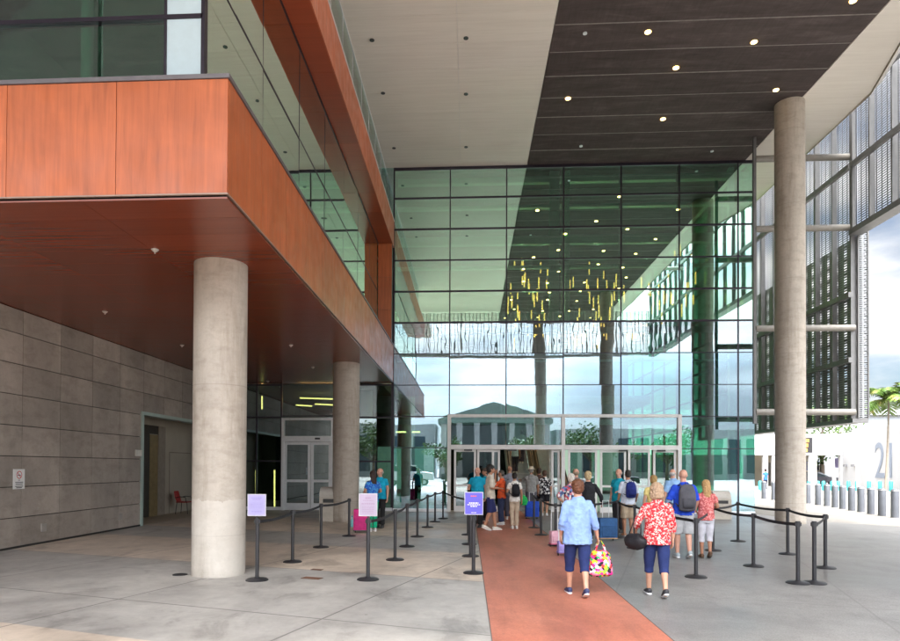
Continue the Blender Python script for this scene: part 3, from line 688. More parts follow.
# no-smoking sign
p = atX(18.5, 479, XWALL); sg = thing('smoking_sign', 'small white no smoking sign with red ring on the grey wall', 'sign', (XWALL+.003, p.y, p.z))
hw, hh = .155, .215
pa, pb_ = atX(13.2, 479, XWALL), atX(24.5, 479, XWALL); hw = (pb_.y-pa.y)/2
b = MB(); b.box(0, .012, -hw, hw, -hh, hh); b.build('plate', WHITE, sg, bevel=.003)
b = MB()
for k in range(32):
    a0, a1 = 2*math.pi*k/32, 2*math.pi*(k+1)/32
    q = [b.bm.verts.new((.0145, r_*math.cos(a)*1.0, .09+r_*math.sin(a))) for r_, a in ((.085, a0), (.085, a1), (.068, a1), (.068, a0))]; b.bm.faces.new(q)
q = [b.bm.verts.new((.0148, yy, zz)) for yy, zz in ((-.055, .135), (-.043, .147), (.055, .045), (.043, .033))]; b.bm.faces.new(q)
b.build('red_ring', plain((.6, .05, .05), .5), sg)
b = MB(); b.box(.012, .0142, -.045, .035, .075, .092); b.box(.012, .0142, .038, .046, .075, .092); b.build('cigarette', BLACK, sg)
for i, (wd, zz) in enumerate(((.03, -.02), (.12, -.07), (.11, -.11), (.12, -.155), (.09, -.185))):
    b = MB(); b.box(.012, .0142, -wd, wd, zz-.008, zz+.008) if i else b.box(.012, .0142, -.03, .03, -.03, -.018); b.build('text_line', BLACK, sg)

# ================================================================ PERFORATED SCREENS
def screen_mat(name, base, pz, hz, py_, hy, slope=0.0, seedv=0):
    """sheet metal punched with rows of slots (object coordinates)"""
    m = Mt(name, .5, .2); m.color(base); nt = m.nt; out = nt.nodes['Material Output']
    tcx = m.n('ShaderNodeTexCoord'); sp = m.n('ShaderNodeSeparateXYZ'); m.l(tcx.outputs['Object'], sp.inputs[0])
    hor = m.math('ADD', sp.outputs[0], sp.outputs[1])
    a = m.math('LESS_THAN', m.math('FRACT', m.math('ADD', m.math('DIVIDE', sp.outputs[2], pz), 50)), hz)
    b = m.math('LESS_THAN', m.math('FRACT', m.math('ADD', m.math('DIVIDE', hor, py_), 50)), hy)
    f = m.math('MULTIPLY', a, b)
    t = m.n('ShaderNodeBsdfTransparent'); s = m.n('ShaderNodeMixShader'); m.l(f, s.inputs[0]); m.l(m.b.outputs[0], s.inputs[1]); m.l(t.outputs[0], s.inputs[2]); m.l(s.outputs[0], out.inputs[0])
    return m.m
SCA = screen_mat('perforated_metal', (.30, .30, .31), .085, .60, .29, .86)
SCB = screen_mat('perforated_metal_inner', (.16, .16, .17), .105, .45, .585, .42)
SCC = screen_mat('perforated_edge_metal', (.26, .27, .28), .07, .45, .3, .8)
XS = 14.0
def yx(px, py=300, X=XS): return atX(px, py, X).y
Y1 = yx(858, 300); ZL0, ZL1 = 3.62, 10.42
ST = plain((.17, .17, .17), .5, .3, .1, name='grey_steel')
scr = thing('perforated_screen', 'tall grey perforated metal screen hanging beside the right column', 'screen', (XS, Y1+4, ZL0))
YFAR = 40
b = MB(); b.box(XS-.006, XS, Y1+.02, YFAR, ZL0, 17.9); b.build('mesh_sheet', SCA, scr, True)
b = MB(); b.box(XS+.34, XS+.346, Y1+.02, YFAR, ZL0, ZL1); b.build('inner_sheet', SCB, scr, True)
b = MB(); b.box(XS+.04, XS+.32, Y1-.0, Y1+.006, ZL0, ZL1-.02); b.build('edge_sheet', SCC, scr, True)
b = MB()
yy = [yx(843-8.4*1, 300)]
pxs = [884, 862.7, 854.7, 843, 826, 810]
step = 1.2
ys = [Y1+.12]
while ys[-1] < YFAR: ys.append(ys[-1]+step)
for k, y in enumerate(ys): b.box(XS-.20, XS-.02, y-.04, y+.04, ZL0, 17.9)
b.box(XS-.02, XS+.03, Y1-.03, Y1, ZL0, ZL1); b.box(XS+.325, XS+.37, Y1-.03, Y1+.0, ZL0, ZL1)
b.build('upright', ST, scr, True)
b = MB()
for z in (5.72, 8.08, 12.72, 15.1): b.box(XS-.33, XS-.201, Y1+.0, YFAR, z-.09, z+.09)
b.box(XS-.2, XS+.36, Y1+.0, YFAR, ZL0-.16, ZL0-.01)
b.build('rail', ST, scr, True)
for py in (157.5, 228, 328, 412):
    z = atX(845, py, XS-.3).z; z = at(830, py, Y1+.05).z
    b = MB(); b.tube((10.42, Y1+.05, z), (XS-.1, Y1+.05, z), .115, seg=18); b.build('tie_tube', plain((.24, .225, .2), .5), scr, True, smooth=True)
b = MB(); b.box(10.33, 10.43, Y1-.03, Y1+.08, ZL0-.2, ZC-.01); b.box(10.75, 10.95, YF+1.4, YF+1.6, 3, ZC); b.build('hanger', ST, scr, True)
up = thing('upper_screen', 'upper perforated metal screen running out of the picture at the top right', 'screen', (XS, 12, ZL1))
b = MB(); b.box(XS-.006, XS, 1.5, Y1-.02, ZL1, 17.9); b.build('mesh_sheet', SCA, up, True)
b = MB(); y = Y1-1.0
while y > 1.5: b.box(XS-.20, XS-.02, y-.04, y+.04, ZL1, 17.9); y -= step
b.box(XS-.3, XS-.2, Y1-.2, Y1-.05, ZL1, 17.9)
b.build('upright', ST, up, True)
b = MB()
for z in (12.72, 15.1): b.box(XS-.33, XS-.201, 1.5, Y1-.21, z-.09, z+.09)
b.box(XS-.35, XS+.1, 1.5, Y1-.04, ZL1-.22, ZL1-.01); b.build('rail', ST, up, True)
for yq, z in ((19.3, 15.2), (14, 15.2), (9, 15.2)):
    b = MB(); b.tube((12.2, yq, z-.4), (XS-.1, yq, z-.4), .11, seg=14); b.build('tie_tube', STEELW, up, True, smooth=True)
rs = thing('rear_screen', 'perforated metal screen mirrored as rippled grey bands in the glass', 'screen', (6, 2, ZL1))
b = MB(); b.box(-5.5, XS, 1.49, 1.496, ZL1+.1, 13.8); b.build('mesh_sheet', SCA, rs, True)
b = MB(); x = -5.5
while x < XS: b.box(x-.03, x+.03, 1.51, 1.6, ZL1+.1, 13.8); x += 2.4
b.box(-5.5, XS-.4, 1.35, 1.7, ZL1-.1, ZL1+.09); b.build('upright', STEELW, rs, True)

# ================================================================ FAR SIDE: TERMINAL, BOLLARDS, PALM
tb = thing('terminal_building', 'low white terminal building with big grey number 21', 'building', (32, 58, 0))
YT = 66.0
pA = at(843, 470, YT); PB = at(900, 470, 54)
WALLW = plain((.43, .43, .43), .7, 0, .03, .3, name='white_render')
dirv = (Vector((PB.x, PB.y, 0))-Vector((pA.x, pA.y, 0))).normalized()
pN = Vector((pA.x, pA.y, 0))+dirv*34
def wallbox(b, p0, p1, th, z0, z1, off=0):
    d = (p1-p0).normalized(); nrm = Vector((d.y, -d.x, 0)); nrm = nrm if nrm.x > 0 else -nrm
    a0, a1 = p0+nrm*off, p1+nrm*off; q = [a0, a1, a1+nrm*th, a0+nrm*th]
    b.prism([(v.x, v.y) for v in q], z0, z1)
pA0 = Vector((pA.x, pA.y, 0))
b = MB(); wallbox(b, pA0, pN, .4, 0, 5.3); b.build('number_wall', WALLW, tb, True)
nrm = Vector((dirv.y, -dirv.x, 0)); nrm = nrm if nrm.x < 0 else -nrm
zt_, zb_ = 0, 0
for ch, px in (('2', 880), ('1', 891)):
    # distance along the wall seen at this pixel column
    best = min((i*.02 for i in range(1500)), key=lambda s: abs((lambda q: CX+FPX*((q-Vector((0, 0, EYE))).dot(cr))/((q-Vector((0, 0, EYE))).dot(cd)))(pA0+dirv*s+Vector((0, 0, 2.5)))-px))
    c_ = pA0+dirv*best+nrm*.03; dist = c_.y
    zz1 = at(px, 444, dist).z; zz0 = at(px, 481, dist).z
    Mx = Matrix((dirv, Vector((0, 0, 1)), nrm)).transposed().to_4x4(); Mx = Matrix.Translation((c_.x, c_.y, (zz1+zz0)/2)) @ Mx
    text_mesh(ch, (zz1-zz0)*1.38, 'number', plain((.20, .23, .28), .6, name='grey_paint'), tb, Mx, .01, sx=1.0, offset=.012).location = -tb.location
xl = at(700, 470, YT).x
zf0, zf1 = at(800, 455, YT).z, at(800, 434, YT).z
b = MB(); b.box(xl-60, pA.x-.02, YT, YT+.4, zf0, zf1); b.build('front_fascia', WALLW, tb, True)
b = MB(); b.box(xl-60, pA.x-.02, YT+5, YT+5.3, 0, zf0+.3); b.build('recessed_wall', plain((.42, .38, .31), .7, 0, .2, .4), tb, True)
b = MB(); b.box(xl-60, pA.x-.02, YT+.4, YT+5, zf0+.01, zf0+.2); b.build('porch_ceiling', BEIGEP, tb, True)
for px in (741, 766, 775, 812, 843):
    x = at(px, 470, YT).x; b = MB(); b.box(x-.22, x+.22, YT+.05, YT+.4, 0, zf0); b.build('pillar', WALLW, tb, True)
YB = 84; zr0, zr1 = at(800, 437, YB).z, at(800, 411, YB).z
b = MB(); b.box(-40, 75, YB, YB+18, 0, zr1); b.build('rear_block', concrete('grey_cladding', (.22, .24, .26), .06, .5).m, tb, True)
b = MB(); b.box(-40, 75, YB-.4, YB-.02, zr1-.5, zr1+.15); b.build('parapet', plain((.35, .37, .39), .6), tb, True)
for px in (817, 828, 839, 853):
    p = at(px, 429, 76); b = MB(); b.box(p.x-.6, p.x+.6, 75.2, 76.8, p.z-.7, p.z+.7); b.build('roof_unit', WHITE, tb, True)
b = MB(); b.box(-40, at(858, 430, 74).x, YT+.42, 79, zf1-.3, zf1-.05); b.build('low_roof', WALLW, tb, True)
for px, py in ((847, 465.5), (855, 465.5)):
    s0 = min((i*.05 for i in range(600)), key=lambda s: abs((lambda q: CX+FPX*((q-Vector((0, 0, EYE))).dot(cr))/((q-Vector((0, 0, EYE))).dot(cd)))(pA0+dirv*s)-px)); q = pA0+dirv*s0+nrm*.15
    b = MB(); z = at(px, py, q.y).z; b.box(q.x-.15, q.x+.15, q.y-.15, q.y+.15, z-.1, z+.1); b.build('wall_lamp', STEEL, tb, True)
# doors and notices under the porch
for px, wd, z0, z1, c_ in ((812, .7, 1.6, 2.6, (.04, .06, .22)), (812, .8, .1, .9, (.04, .06, .2)), (836, .35, 1.9, 2.9, (.12, .1, .2)), (820, .5, .1, 2.2, (.2, .19, .17)), (770, .6, 0, 2.4, (.12, .11, .1))):
    x = at(px, 470, YT+4.9).x; b = MB(); b.box(x-wd, x+wd, YT+4.88, YT+4.98, z0, z1); b.build('porch_panel', plain(c_, .5, 0, .1), tb, True)
# matrix sign
ms = at(803, 445, 45); b_t = thing('message_sign', 'black electronic sign with bright orange lettering beside the tall column', 'sign', (ms.x, 45, ms.z))
b = MB(); b.box(-.95, .62, 0, .3, -.52, .5); b.build('housing', BLACK, b_t)
OR = emit('orange_leds', (1, .30, .03), .6)
for k in range(3):
    b = MB(); b.box(-.8, .38-.05*k, -.02, -.002, .2-.32*k, .4-.32*k); b.build('lit_line', OR, b_t)
b = MB(); b.tube((-.2, .15, .5), (-.2, .15, 2.3), .05); b.build('bracket', STEEL, b_t)
# leaning poles
for (xa, ya_, xb, yb_, Yp, lb) in ((815, 488, 815, 446, 50, 'thin white upright pole right of the tall concrete column'), (835, 488, 831, 436, 50, 'thin white pole leaning slightly, third from right'),
                          (859, 488, 854, 434, 50, 'thin white leaning pole left of the number 21')):
    p0 = at(xa, ya_, Yp); p0.z = 0; p1 = at(xb, yb_, Yp); b = MB(); b.tube(p0, p1, .13, .10, seg=10)
    tag(b.build('leaning_pole', STEELW, smooth=True), lb, 'pole', 'thin leaning poles before the terminal')
# bollards
BOL = plain((.12, .13, .15), .5, .25, .1, 4, name='bollard_paint')
t = thing('bollard', '', 'bollard', (0, 0, 0), 0, 'grey bollards along the plaza edge')
b = MB(); b.loft([((0, 0, 0), .135, .135), ((0, 0, .98), .135, .135), ((0, 0, 1.02), .125, .125), ((0, 0, 1.05), .09, .09), ((0, 0, 1.06), .03, .03)], 24); b.build('post', BOL, t, smooth=True)
b = MB(); b.loft([((0, 0, .985), .138, .138), ((0, 0, 1.0), .138, .138)], 24); b.build('cap_ring', ALU, t)
bl = [(895, 517.6), (882, 515.8), (871, 514), (861, 512), (851.6, 510.5), (842.6, 508.9), (835, 507.4), (827, 506), (818, 504.9), (808, 503.4), (773.7, 499.9), (763.8, 498.7)]
orde = ['nearest grey bollard at the right picture edge', 'second grey bollard from the right picture edge', 'third grey bollard from the right picture edge', 'fourth grey bollard from the right picture edge', 'fifth grey bollard from the right picture edge',
        'sixth grey bollard from the right picture edge', 'seventh grey bollard from the right picture edge', 'eighth grey bollard from the right picture edge', 'second grey bollard right of the tall column', 'grey bollard standing just right of the tall column',
        'grey bollard just left of the tall column', 'grey bollard farther left, beside the glass corner']
for i, (px, py) in enumerate(bl):
    o = t if i == 0 else copy_tree(t); g = gp(px, py); o.location = (g.x, g.y, 0); o['label'] = orde[i]
TEAL = plain((.03, .25, .25), .5, 0, .05, name='teal_paint')
tp = [(760, 'leftmost'), (782, 'second'), (809, 'third'), (818, 'fourth'), (823.5, 'fifth'), (832, 'sixth'), (838, 'seventh'), (848.5, 'eighth'), (857, 'ninth'), (869, 'tenth'), (880, 'eleventh'), (891, 'twelfth')]
for i, (px, nm) in enumerate(tp):
    g = gp(px, 491.5); b = MB(); b.loft([((0, 0, 0), .13, .13), ((0, 0, .78), .13, .13), ((0, 0, .84), .08, .08)], 14); o = b.build('teal_post', TEAL, smooth=True); o.location = g
    tag(o, f'short teal post by the far kerb, {nm} from the left in its row', 'post', 'teal posts before the terminal')
kb = MB(); kb.box(-60, 60, -.15, .15, 0, .13); k_ = kb.build('far_kerb', BEIGEP); k_.location = (50, 46, 0); k_.rotation_euler = (0, 0, R(-12)); tag(k_, kind='structure')
# palm
def palm(loc, hgt, cr_, label, n=17, seed=1):
    random.seed(seed); t = thing('palm_tree', label, 'palm tree', loc, 0, 'palm trees')
    b = MB(); b.loft([((math.sin(k/8)*.25, 0, hgt*k/12), .075-.002*k, .075-.002*k) for k in range(13)], 12); b.build('trunk', concrete('palm_bark', (.22, .19, .15), .2, .9).m, t, smooth=True)
    top = Vector((math.sin(12/8)*.25, 0, hgt)); b = MB()
    for i in range(n):
        az = 2*math.pi*i/n+random.uniform(-.2, .2); el = random.uniform(.0, 1.1); ln = cr_*random.uniform(.8, 1.1); prev = top.copy(); q = top.copy()
        d = Vector((math.cos(az)*math.cos(el), math.sin(az)*math.cos(el), math.sin(el)))
        S = 14
        for k in range(S):
            d2 = (d+Vector((0, 0, -1.5*(k/S)**1.3))).normalized(); q2 = q+d2*ln/S; side = d2.cross(Vector((0, 0, 1))).normalized(); up_ = side.cross(d2)
            b.loft([(q, .018, .018), (q2, .015, .015)], 4)
            for sgn in (-1, 1):
                for h in range(3):
                    st_ = q.lerp(q2, h/3); wl = (.62*math.sin(math.pi*min(1, (k+1.2)/(S+1)))**.6+.08)*random.uniform(.8, 1.1)
                    e = st_+side*sgn*wl+d2*wl*.55-Vector((0, 0, wl*random.uniform(.15, .75))); m_ = st_.lerp(e, .5)+up_*.05
                    v = [b.bm.verts.new(x) for x in (st_-d2*.025, m_-d2*.04, e, m_+d2*.04, st_+d2*.025)]; b.bm.faces.new(v)
            q = q2; 
    mm = Mt('palm_leaf', .55); nz = mm.noise(.9, 3, .5); mm.color(mm.ramp(nz, [(.35, (.05, .12, .02)), (.55, (.12, .2, .03)), (.68, (.32, .25, .06))])); b.build('crown', mm.m, t)
    return t
pp = at(885, 470, 45); palm((pp.x, 45, 0), at(888, 399, 45).z, 2.3, 'green palm with yellowing fronds at the right picture edge')
# far tree line beside the terminal, seen low under the screen
def tree(loc, h, r, label, seed, grp='broad trees around the terminal'):
    random.seed(seed); t = thing('broadleaf_tree', label, 'tree', loc, 0, grp)
    b = MB(); b.loft([((0, 0, 0), .25, .25), ((0, 0, h*.35), .18, .18), ((.1, 0, h*.75), .08, .08)], 8)
    for k in range(6): a = k*1.05; b.tube((0, 0, h*.3), (math.cos(a)*r*.6, math.sin(a)*r*.6, h*.62), .09, .03, 6)
    b.build('trunk', concrete('bark', (.16, .13, .1), .2, .9).m, t)
    b = MB(); cl = [(Vector((random.gauss(0, r*.45), random.gauss(0, r*.45), h*.66+random.gauss(0, h*.13))), random.uniform(.25, .5)*r) for _ in range(16)]
    for c_, rr in cl:
        for _ in range(110):
            d = Vector((random.gauss(0, 1), random.gauss(0, 1), random.gauss(0, 1))).normalized()*rr*random.uniform(.5, 1.05); p = c_+d; s = random.uniform(.12, .24)
            a = Vector((random.gauss(0, 1), random.gauss(0, 1), random.gauss(0, 1))).normalized(); q = a.orthogonal().normalized(); w_ = a.cross(q)
            b.bm.faces.new([b.bm.verts.new(p+q*s), b.bm.verts.new(p+w_*s*.6), b.bm.verts.new(p-q*s), b.bm.verts.new(p-w_*s*.6)])
    mm = Mt('leaf', .6); mm.color(mm.ramp(mm.noise(.6, 3, .5), [(.35, (.03, .07, .018)), (.6, (.08, .14, .03))])); b.build('crown', mm.m, t)
for i, (px, Y, h, r, lb) in enumerate(((822, 70, 9.0, 3.2, 'green tree showing through the lower screen behind the terminal'), (846, 76, 9.0, 3, 'green tree behind the terminal roof next to the screen corner'))):
    p = at(px, 470, Y); tree((p.x, Y, 0), h, r, lb, 20+i)

# ---------------- what stands behind the camera and is mirrored in the glass
random.seed(9)
ga = thing('gabled_canopy', 'pale gabled roof on columns mirrored in the glass above the doors', 'building', (3, -62, 0))
def gable(xc, Yc, half, ze, zr, dep):
    b = MB(); v = [b.bm.verts.new(p) for p in ((xc-half, Yc, ze), (xc, Yc, zr), (xc+half, Yc, ze), (xc-half, Yc-dep, ze), (xc, Yc-dep, zr), (xc+half, Yc-dep, ze), (xc-half, Yc, ze-.8), (xc+half, Yc, ze-.8), (xc-half, Yc-dep, ze-.8), (xc+half, Yc-dep, ze-.8))]
    for f in ((0, 1, 4, 3), (1, 2, 5, 4), (6, 7, 2, 1, 0), (8, 3, 4, 5, 9), (6, 0, 3, 8), (7, 9, 5, 2), (6, 8, 9, 7)): b.bm.faces.new([v[i] for i in f])
    b.build('roof', plain((.2, .25, .22), .6, 0, .15, .5, name='green_grey_roof'), ga, True)
    for k in range(7):
        x = xc-half+1+k*(2*half-2)/6; b = MB(); b.box(x-.5, x+.5, Yc-1.4, Yc-.4, 0, ze-.81); b.build('pillar', WALLW, ga, True)
    b = MB(); b.box(xc-half+.5, xc+half-.5, Yc-dep+1, Yc-dep+2, 0, ze-.82); b.build('back_wall', plain((.35, .4, .42), .6), ga, True)
gable(4.5, -60, 10, 10.2, 13.4, 10)
b = MB(); b.box(15, 60, -72, -60, 0, 8.4); b.box(-60, -6, -75, -62, 0, 9.4); b.build('side_block', concrete('pale_block', (.45, .5, .5), .1, .6).m, ga, True)
b = MB()
for k in range(14): b.box(16.5+k*3, 18.6+k*3, -59.98, -59.9, 1, 6.8)
for k in range(16): b.box(-58+k*3.2, -55.8+k*3.2, -61.98, -61.9, 1, 7.4)
b.build('window_bays', plain((.05, .08, .1), .1, 0, .1), ga, True)
for i, (x, y, h, r) in enumerate(((-12, -30, 7, 3), (16, -34, 8, 3.4), (24, -28, 7, 3), (-3, -38, 6, 2.4), (9, -40, 6.5, 2.6))):
    tree((x, y, 0), h, r, ['bushy tree mirrored at the left end of the glass', 'large tree mirrored low in the glass right of the doors', 'tree mirrored at the right end of the glass', 'small tree mirrored above the leftmost white door', 'small tree mirrored in the middle of the glass doors'][i], 40+i, 'trees mirrored in the glass')
def car(loc, rz, col, label, cat='car', hgt=1.5, ln=4.5):
    t = thing('parked_car', label, cat, loc, rz, 'cars parked across the forecourt'); w2 = .9; k = hgt/1.5; q = ln/4.5
    prof = [(-2.2, .35), (-2.25, .75), (-1.9, .98), (-1.2, 1.02), (-.75, 1.0), (.9, 1.0), (1.4, .98), (2.15, .9), (2.22, .4)]
    b = MB(); P = [(x*q, z*k) for x, z in prof]; n = len(P); rows = []
    for yy, ins in ((-w2, .06), (-w2+.1, 0), (w2-.1, 0), (w2, .06)): rows.append([b.bm.verts.new((x*(1-ins*.3), yy, z-ins*.6 if z > .6 else z+ins)) for x, z in P])
    for r0, r1 in zip(rows, rows[1:]):
        for i in range(n): b.bm.faces.new((r0[i], r0[(i+1) % n], r1[(i+1) % n], r1[i]))
    b.bm.faces.new(rows[0]); b.bm.faces.new(list(reversed(rows[-1]))); b.build('body', plain(col, .25, .2, .03, name='car_paint'), t, smooth=True)
    b = MB(); pr = [(-1.95*q, .98*k), (-1.2*q, 1.42*k), (-.2*q, 1.47*k), (.5*q, 1.4*k), (1.25*q, .98*k)]; A = [b.bm.verts.new((x, -.82 if z < 1.1*k else -.66, z)) for x, z in pr]; B = [b.bm.verts.new((x, .82 if z < 1.1*k else .66, z)) for x, z in pr]
    b.bm.faces.new(A); b.bm.faces.new(list(reversed(B)))
    for i in range(5): b.bm.faces.new((A[i], B[i], B[(i+1) % 5], A[(i+1) % 5]))
    b.build('cabin_glass', plain((.02, .03, .035), .08, 0, .1), t)
    b = MB(); b.box(-1.2*q, .5*q, -.64, .64, 1.425*k, 1.49*k); b.build('roof', plain(col, .25, .2, .03, name='car_paint'), t, bevel=.02)
    for sx_ in (-1.4*q, 1.4*q):
        for sy in (-1, 1):
            b = MB(); b.tube((sx_, sy*.72, .33), (sx_, sy*.93, .33), .33, seg=22); wh = b.build('wheel', BLACK, t, smooth=True)
            b = MB(); b.tube((sx_, sy*.931, .33), (sx_, sy*.94, .33), .2, seg=14); b.build('rim', ALU, wh)
    return t
car((-6, -14, 0), 0, (.75, .76, .78), 'white van mirrored in the glass left of the white doors', 'van', 2.1, 5.2)
car((13.5, -9, 0), .1, (.03, .035, .05), 'dark car mirrored in the glass right of the doors')
car((3, -17, 0), 0, (.3, .32, .36), 'grey car mirrored faintly in the white doors')
pc = at(816, 480, 68); car((pc.x, 68.6, 0), 0, (.05, .05, .06), 'small dark car parked under the terminal porch')

# ================================================================ STREET THINGS
STB = plain((.022, .022, .025), .42, 0, .15, name='stanchion_black')
def stanchion(px, py, label, h=.97):
    g = gp(px, py); t = thing('belt_post', label, 'belt post', (g.x, g.y, .006), 0, 'black belt barrier posts')
    b = MB(); b.loft([((0, 0, 0), .175, .175), ((0, 0, .012), .175, .175), ((0, 0, .028), .15, .15), ((0, 0, .036), .05, .05), ((0, 0, .05), .034, .034)], 32); b.build('base', STB, t, smooth=True)
    b = MB(); b.tube((0, 0, .04), (0, 0, h-.09), .031, seg=16); b.build('pole', STB, t, smooth=True)
    b = MB(); b.tube((0, 0, h-.09), (0, 0, h), .037, seg=16); b.box(-.046, .046, -.02, .02, h-.075, h-.02); b.build('belt_head', STB, t)
    return t
BELT = plain((.012, .012, .016), .7, 0, .1, name='belt_fabric')
def belt(a, c, z=.92):
    p, q = a.location, c.location; d = q-p; n = 10; b = MB(); L_ = []
    for k in range(n+1):
        f = k/n; x = d*f; s = -.035*math.sin(math.pi*f)*min(1, d.length/2); L_.append((x.x, x.y, z+s))
    nn = Vector((-d.y, d.x, 0)).normalized()*.002
    for k in range(n):
        v = [b.bm.verts.new(Vector(u)+o_) for u, o_ in ((L_[k], Vector((0, 0, -.025))), (L_[k+1], Vector((0, 0, -.025))), (L_[k+1], Vector((0, 0, .025))), (L_[k], Vector((0, 0, .025))))]
        v2 = [b.bm.verts.new(x.co+nn) for x in v]; b.bm.faces.new(v); b.bm.faces.new(list(reversed(v2)))
        for i in range(4): b.bm.faces.new((v[i], v2[i], v2[(i+1) % 4], v[(i+1) % 4]))
    b.build('belt', BELT, a)
def sign(t, w_, h_, z0, col, kind):
    s = MB(); s.box(-w_/2-.012, w_/2+.012, -.045, -.03, z0-.012, z0+h_+.012); s.build('sign_frame', plain((.45, .45, .47), .4, .3), t)
    s = MB(); s.box(-w_/2, w_/2, -.0478, -.0452, z0, z0+h_); p = s.build('sign_board', plain(col, .45, 0, .05), t)
    s = MB(); s.tube((0, -.03, z0-.12), (0, -.03, z0+.05), .012); s.build('sign_bracket', STB, t)
    wt = plain((.85, .85, .88), .5) if kind == 'blue' else plain((.25, .22, .48) if kind == 'lav' else (.3, .2, .3), .5)
    rows = {'blue': ((.84, .36, .05), (.52, .55, .045), (.44, .75, .035), (.36, .38, .035), (.07, .3, .02)), 'lav': ((.85, .62, .04), (.78, .5, .03), (.6, .7, .015), (.54, .7, .015), (.48, .7, .015), (.42, .7, .015), (.36, .7, .015), (.18, .6, .04)),
            'pink': ((.82, .3, .07), (.7, .6, .03), (.55, .75, .05), (.42, .7, .02), (.35, .7, .02), (.28, .7, .02), (.2, .7, .02), (.12, .7, .02))}[kind]
    random.seed(4)
    for yy, ww, hh_ in rows:
        s = MB(); x = -ww*w_/2
        while x < ww*w_/2: l_ = random.uniform(.03, .06)*w_/.4; s.box(x, min(x+l_, ww*w_/2), -.0492, -.048, z0+yy*h_-hh_*h_/2, z0+yy*h_+hh_*h_/2); x += l_+.008
        s.build('text_line', plain((.75, .12, .1), .5) if (kind == 'blue' and yy > .8) else wt, p)
A = [stanchion(*a) for a in ((257, 580.5, 'black belt post carrying the lavender notice beside the near column'), (292.5, 562.3, 'belt post next after the lavender notice'), (321, 547.6, 'belt post third along from the lavender notice, before the concrete bin'),
                            (349, 536.3, 'belt post at the far end of the lavender notice line, left of pink suitcase'))]
for a, c_ in zip(A, A[1:]): belt(a, c_)
g_ = gp(362, 531)
sign(A[0], .27, .32, 1.02, (.33, .30, .52), 'lav')
B = [stanchion(*a) for a in ((368, 580, 'black belt post carrying the pale pink notice by the pink suitcase'), (395, 560.2, 'belt post next behind the pale pink notice'), (407, 546.8, 'third belt post in the line running back from the pale pink notice'),
                            (417.3, 537, 'fourth belt post in the line running back from the pale pink notice'), (427.5, 527.5, 'fifth belt post in the line running back from the pale pink notice'), (435, 522, 'sixth belt post in the pale pink notice line, near the glazing'), (443, 518.8, 'last belt post of the pale pink notice line, left of the white doors'))]
for a, c_ in zip(B, B[1:]): belt(a, c_)
sign(B[0], .27, .335, 1.02, (.36, .30, .40), 'pink')
D = [stanchion(*a) for a in ((473.5, 573.5, 'black belt post carrying the blue notice at the left edge of red walkway'), (470.5, 556.5, 'belt post right behind the blue notice'), (469.3, 544.5, 'third belt post along the red walkway left edge'), (468, 535, 'farthest belt post along the red walkway left edge'))]
for a, c_ in zip(D, D[1:]): belt(a, c_)
belt(B[-1], D[-1])
sign(D[0], .29, .36, 1.0, (.10, .09, .52), 'blue')
E_ = [stanchion(*a) for a in ((534, 528, 'belt post beside the blue bag in the open doorway'), (541, 535.3, 'belt post in front of the woman in patterned blouse'), (555.5, 545.5, 'belt post left of the woman in light blue top'), (617.5, 538, 'belt post right of the blue rolling suitcase'),
                            (634.7, 548.3, 'belt post left of the red patterned blouse woman, behind her bag'), (696, 577.5, 'near belt post right beside the red patterned blouse woman'), (713, 550.8, 'belt post just right of the woman in pink top'), (738, 541.5, 'belt post by the glass corner, back line right of the pink top'),
                            (753.5, 566.5, 'middle belt post of the front line at right'), (787.8, 554.5, 'belt post of the back line in front of the tall right column'), (798, 583.6, 'nearest belt post at the right, left of a pair'), (814.4, 583.6, 'nearest belt post at the right, right one of a pair'), (825.4, 568.3, 'rightmost belt post, at the corner of the barrier'))]
for i, j in ((0, 1), (2, 1), (3, 4), (4, 5), (5, 6), (6, 8), (8, 10), (7, 9), (9, 12), (11, 12), (6, 7), (2, 3)): belt(E_[i], E_[j])

# bins
def bin_(px, py, label, w_=.62, h_=1.15):
    g = gp(px, py); t = thing('litter_bin', label, 'litter bin', (g.x, g.y+w_/2, .006), 0, 'pale concrete litter bins')
    b = MB(); b.box(-w_/2, w_/2, -w_/2, w_/2, 0, h_*.72); b.build('body', concrete('bin_concrete', (.5, .46, .4), .08, .7).m, t, bevel=.02)
    b = MB(); n = 8; v0 = []; v1 = []
    for k in range(n+1):
        a = math.pi*.5*k/n; v0.append((-w_/2, -w_/2+.02+w_*.5*(1-math.cos(a)), h_*.725+h_*.27*math.sin(a)))
    A_ = [b.bm.verts.new(p) for p in v0]+[b.bm.verts.new((-w_/2, w_/2, h_*.995)), b.bm.verts.new((-w_/2, w_/2, h_*.725))]
    B_ = [b.bm.verts.new((w_/2, *v.co[1:])) for v in A_]; m_ = len(A_); b.bm.faces.new(A_); b.bm.faces.new(list(reversed(B_)))
    for i in range(m_): b.bm.faces.new((A_[i], A_[(i+1) % m_], B_[(i+1) % m_], B_[i]))
    b.build('hood', concrete('bin_hood', (.55, .52, .47), .06, .6).m, t)
    b = MB(); b.box(-w_*.3, w_*.3, -w_/2-.004, -w_/2+.02, h_*.55, h_*.66); b.build('slot', BLACK, t)
bin_(328.5, 522, 'pale concrete litter bin left of the far column by the double door', .62, 1.12)
bin_(723, 519.5, 'pale litter bin beside the woman in pink by the glass corner', .6, 1.0)
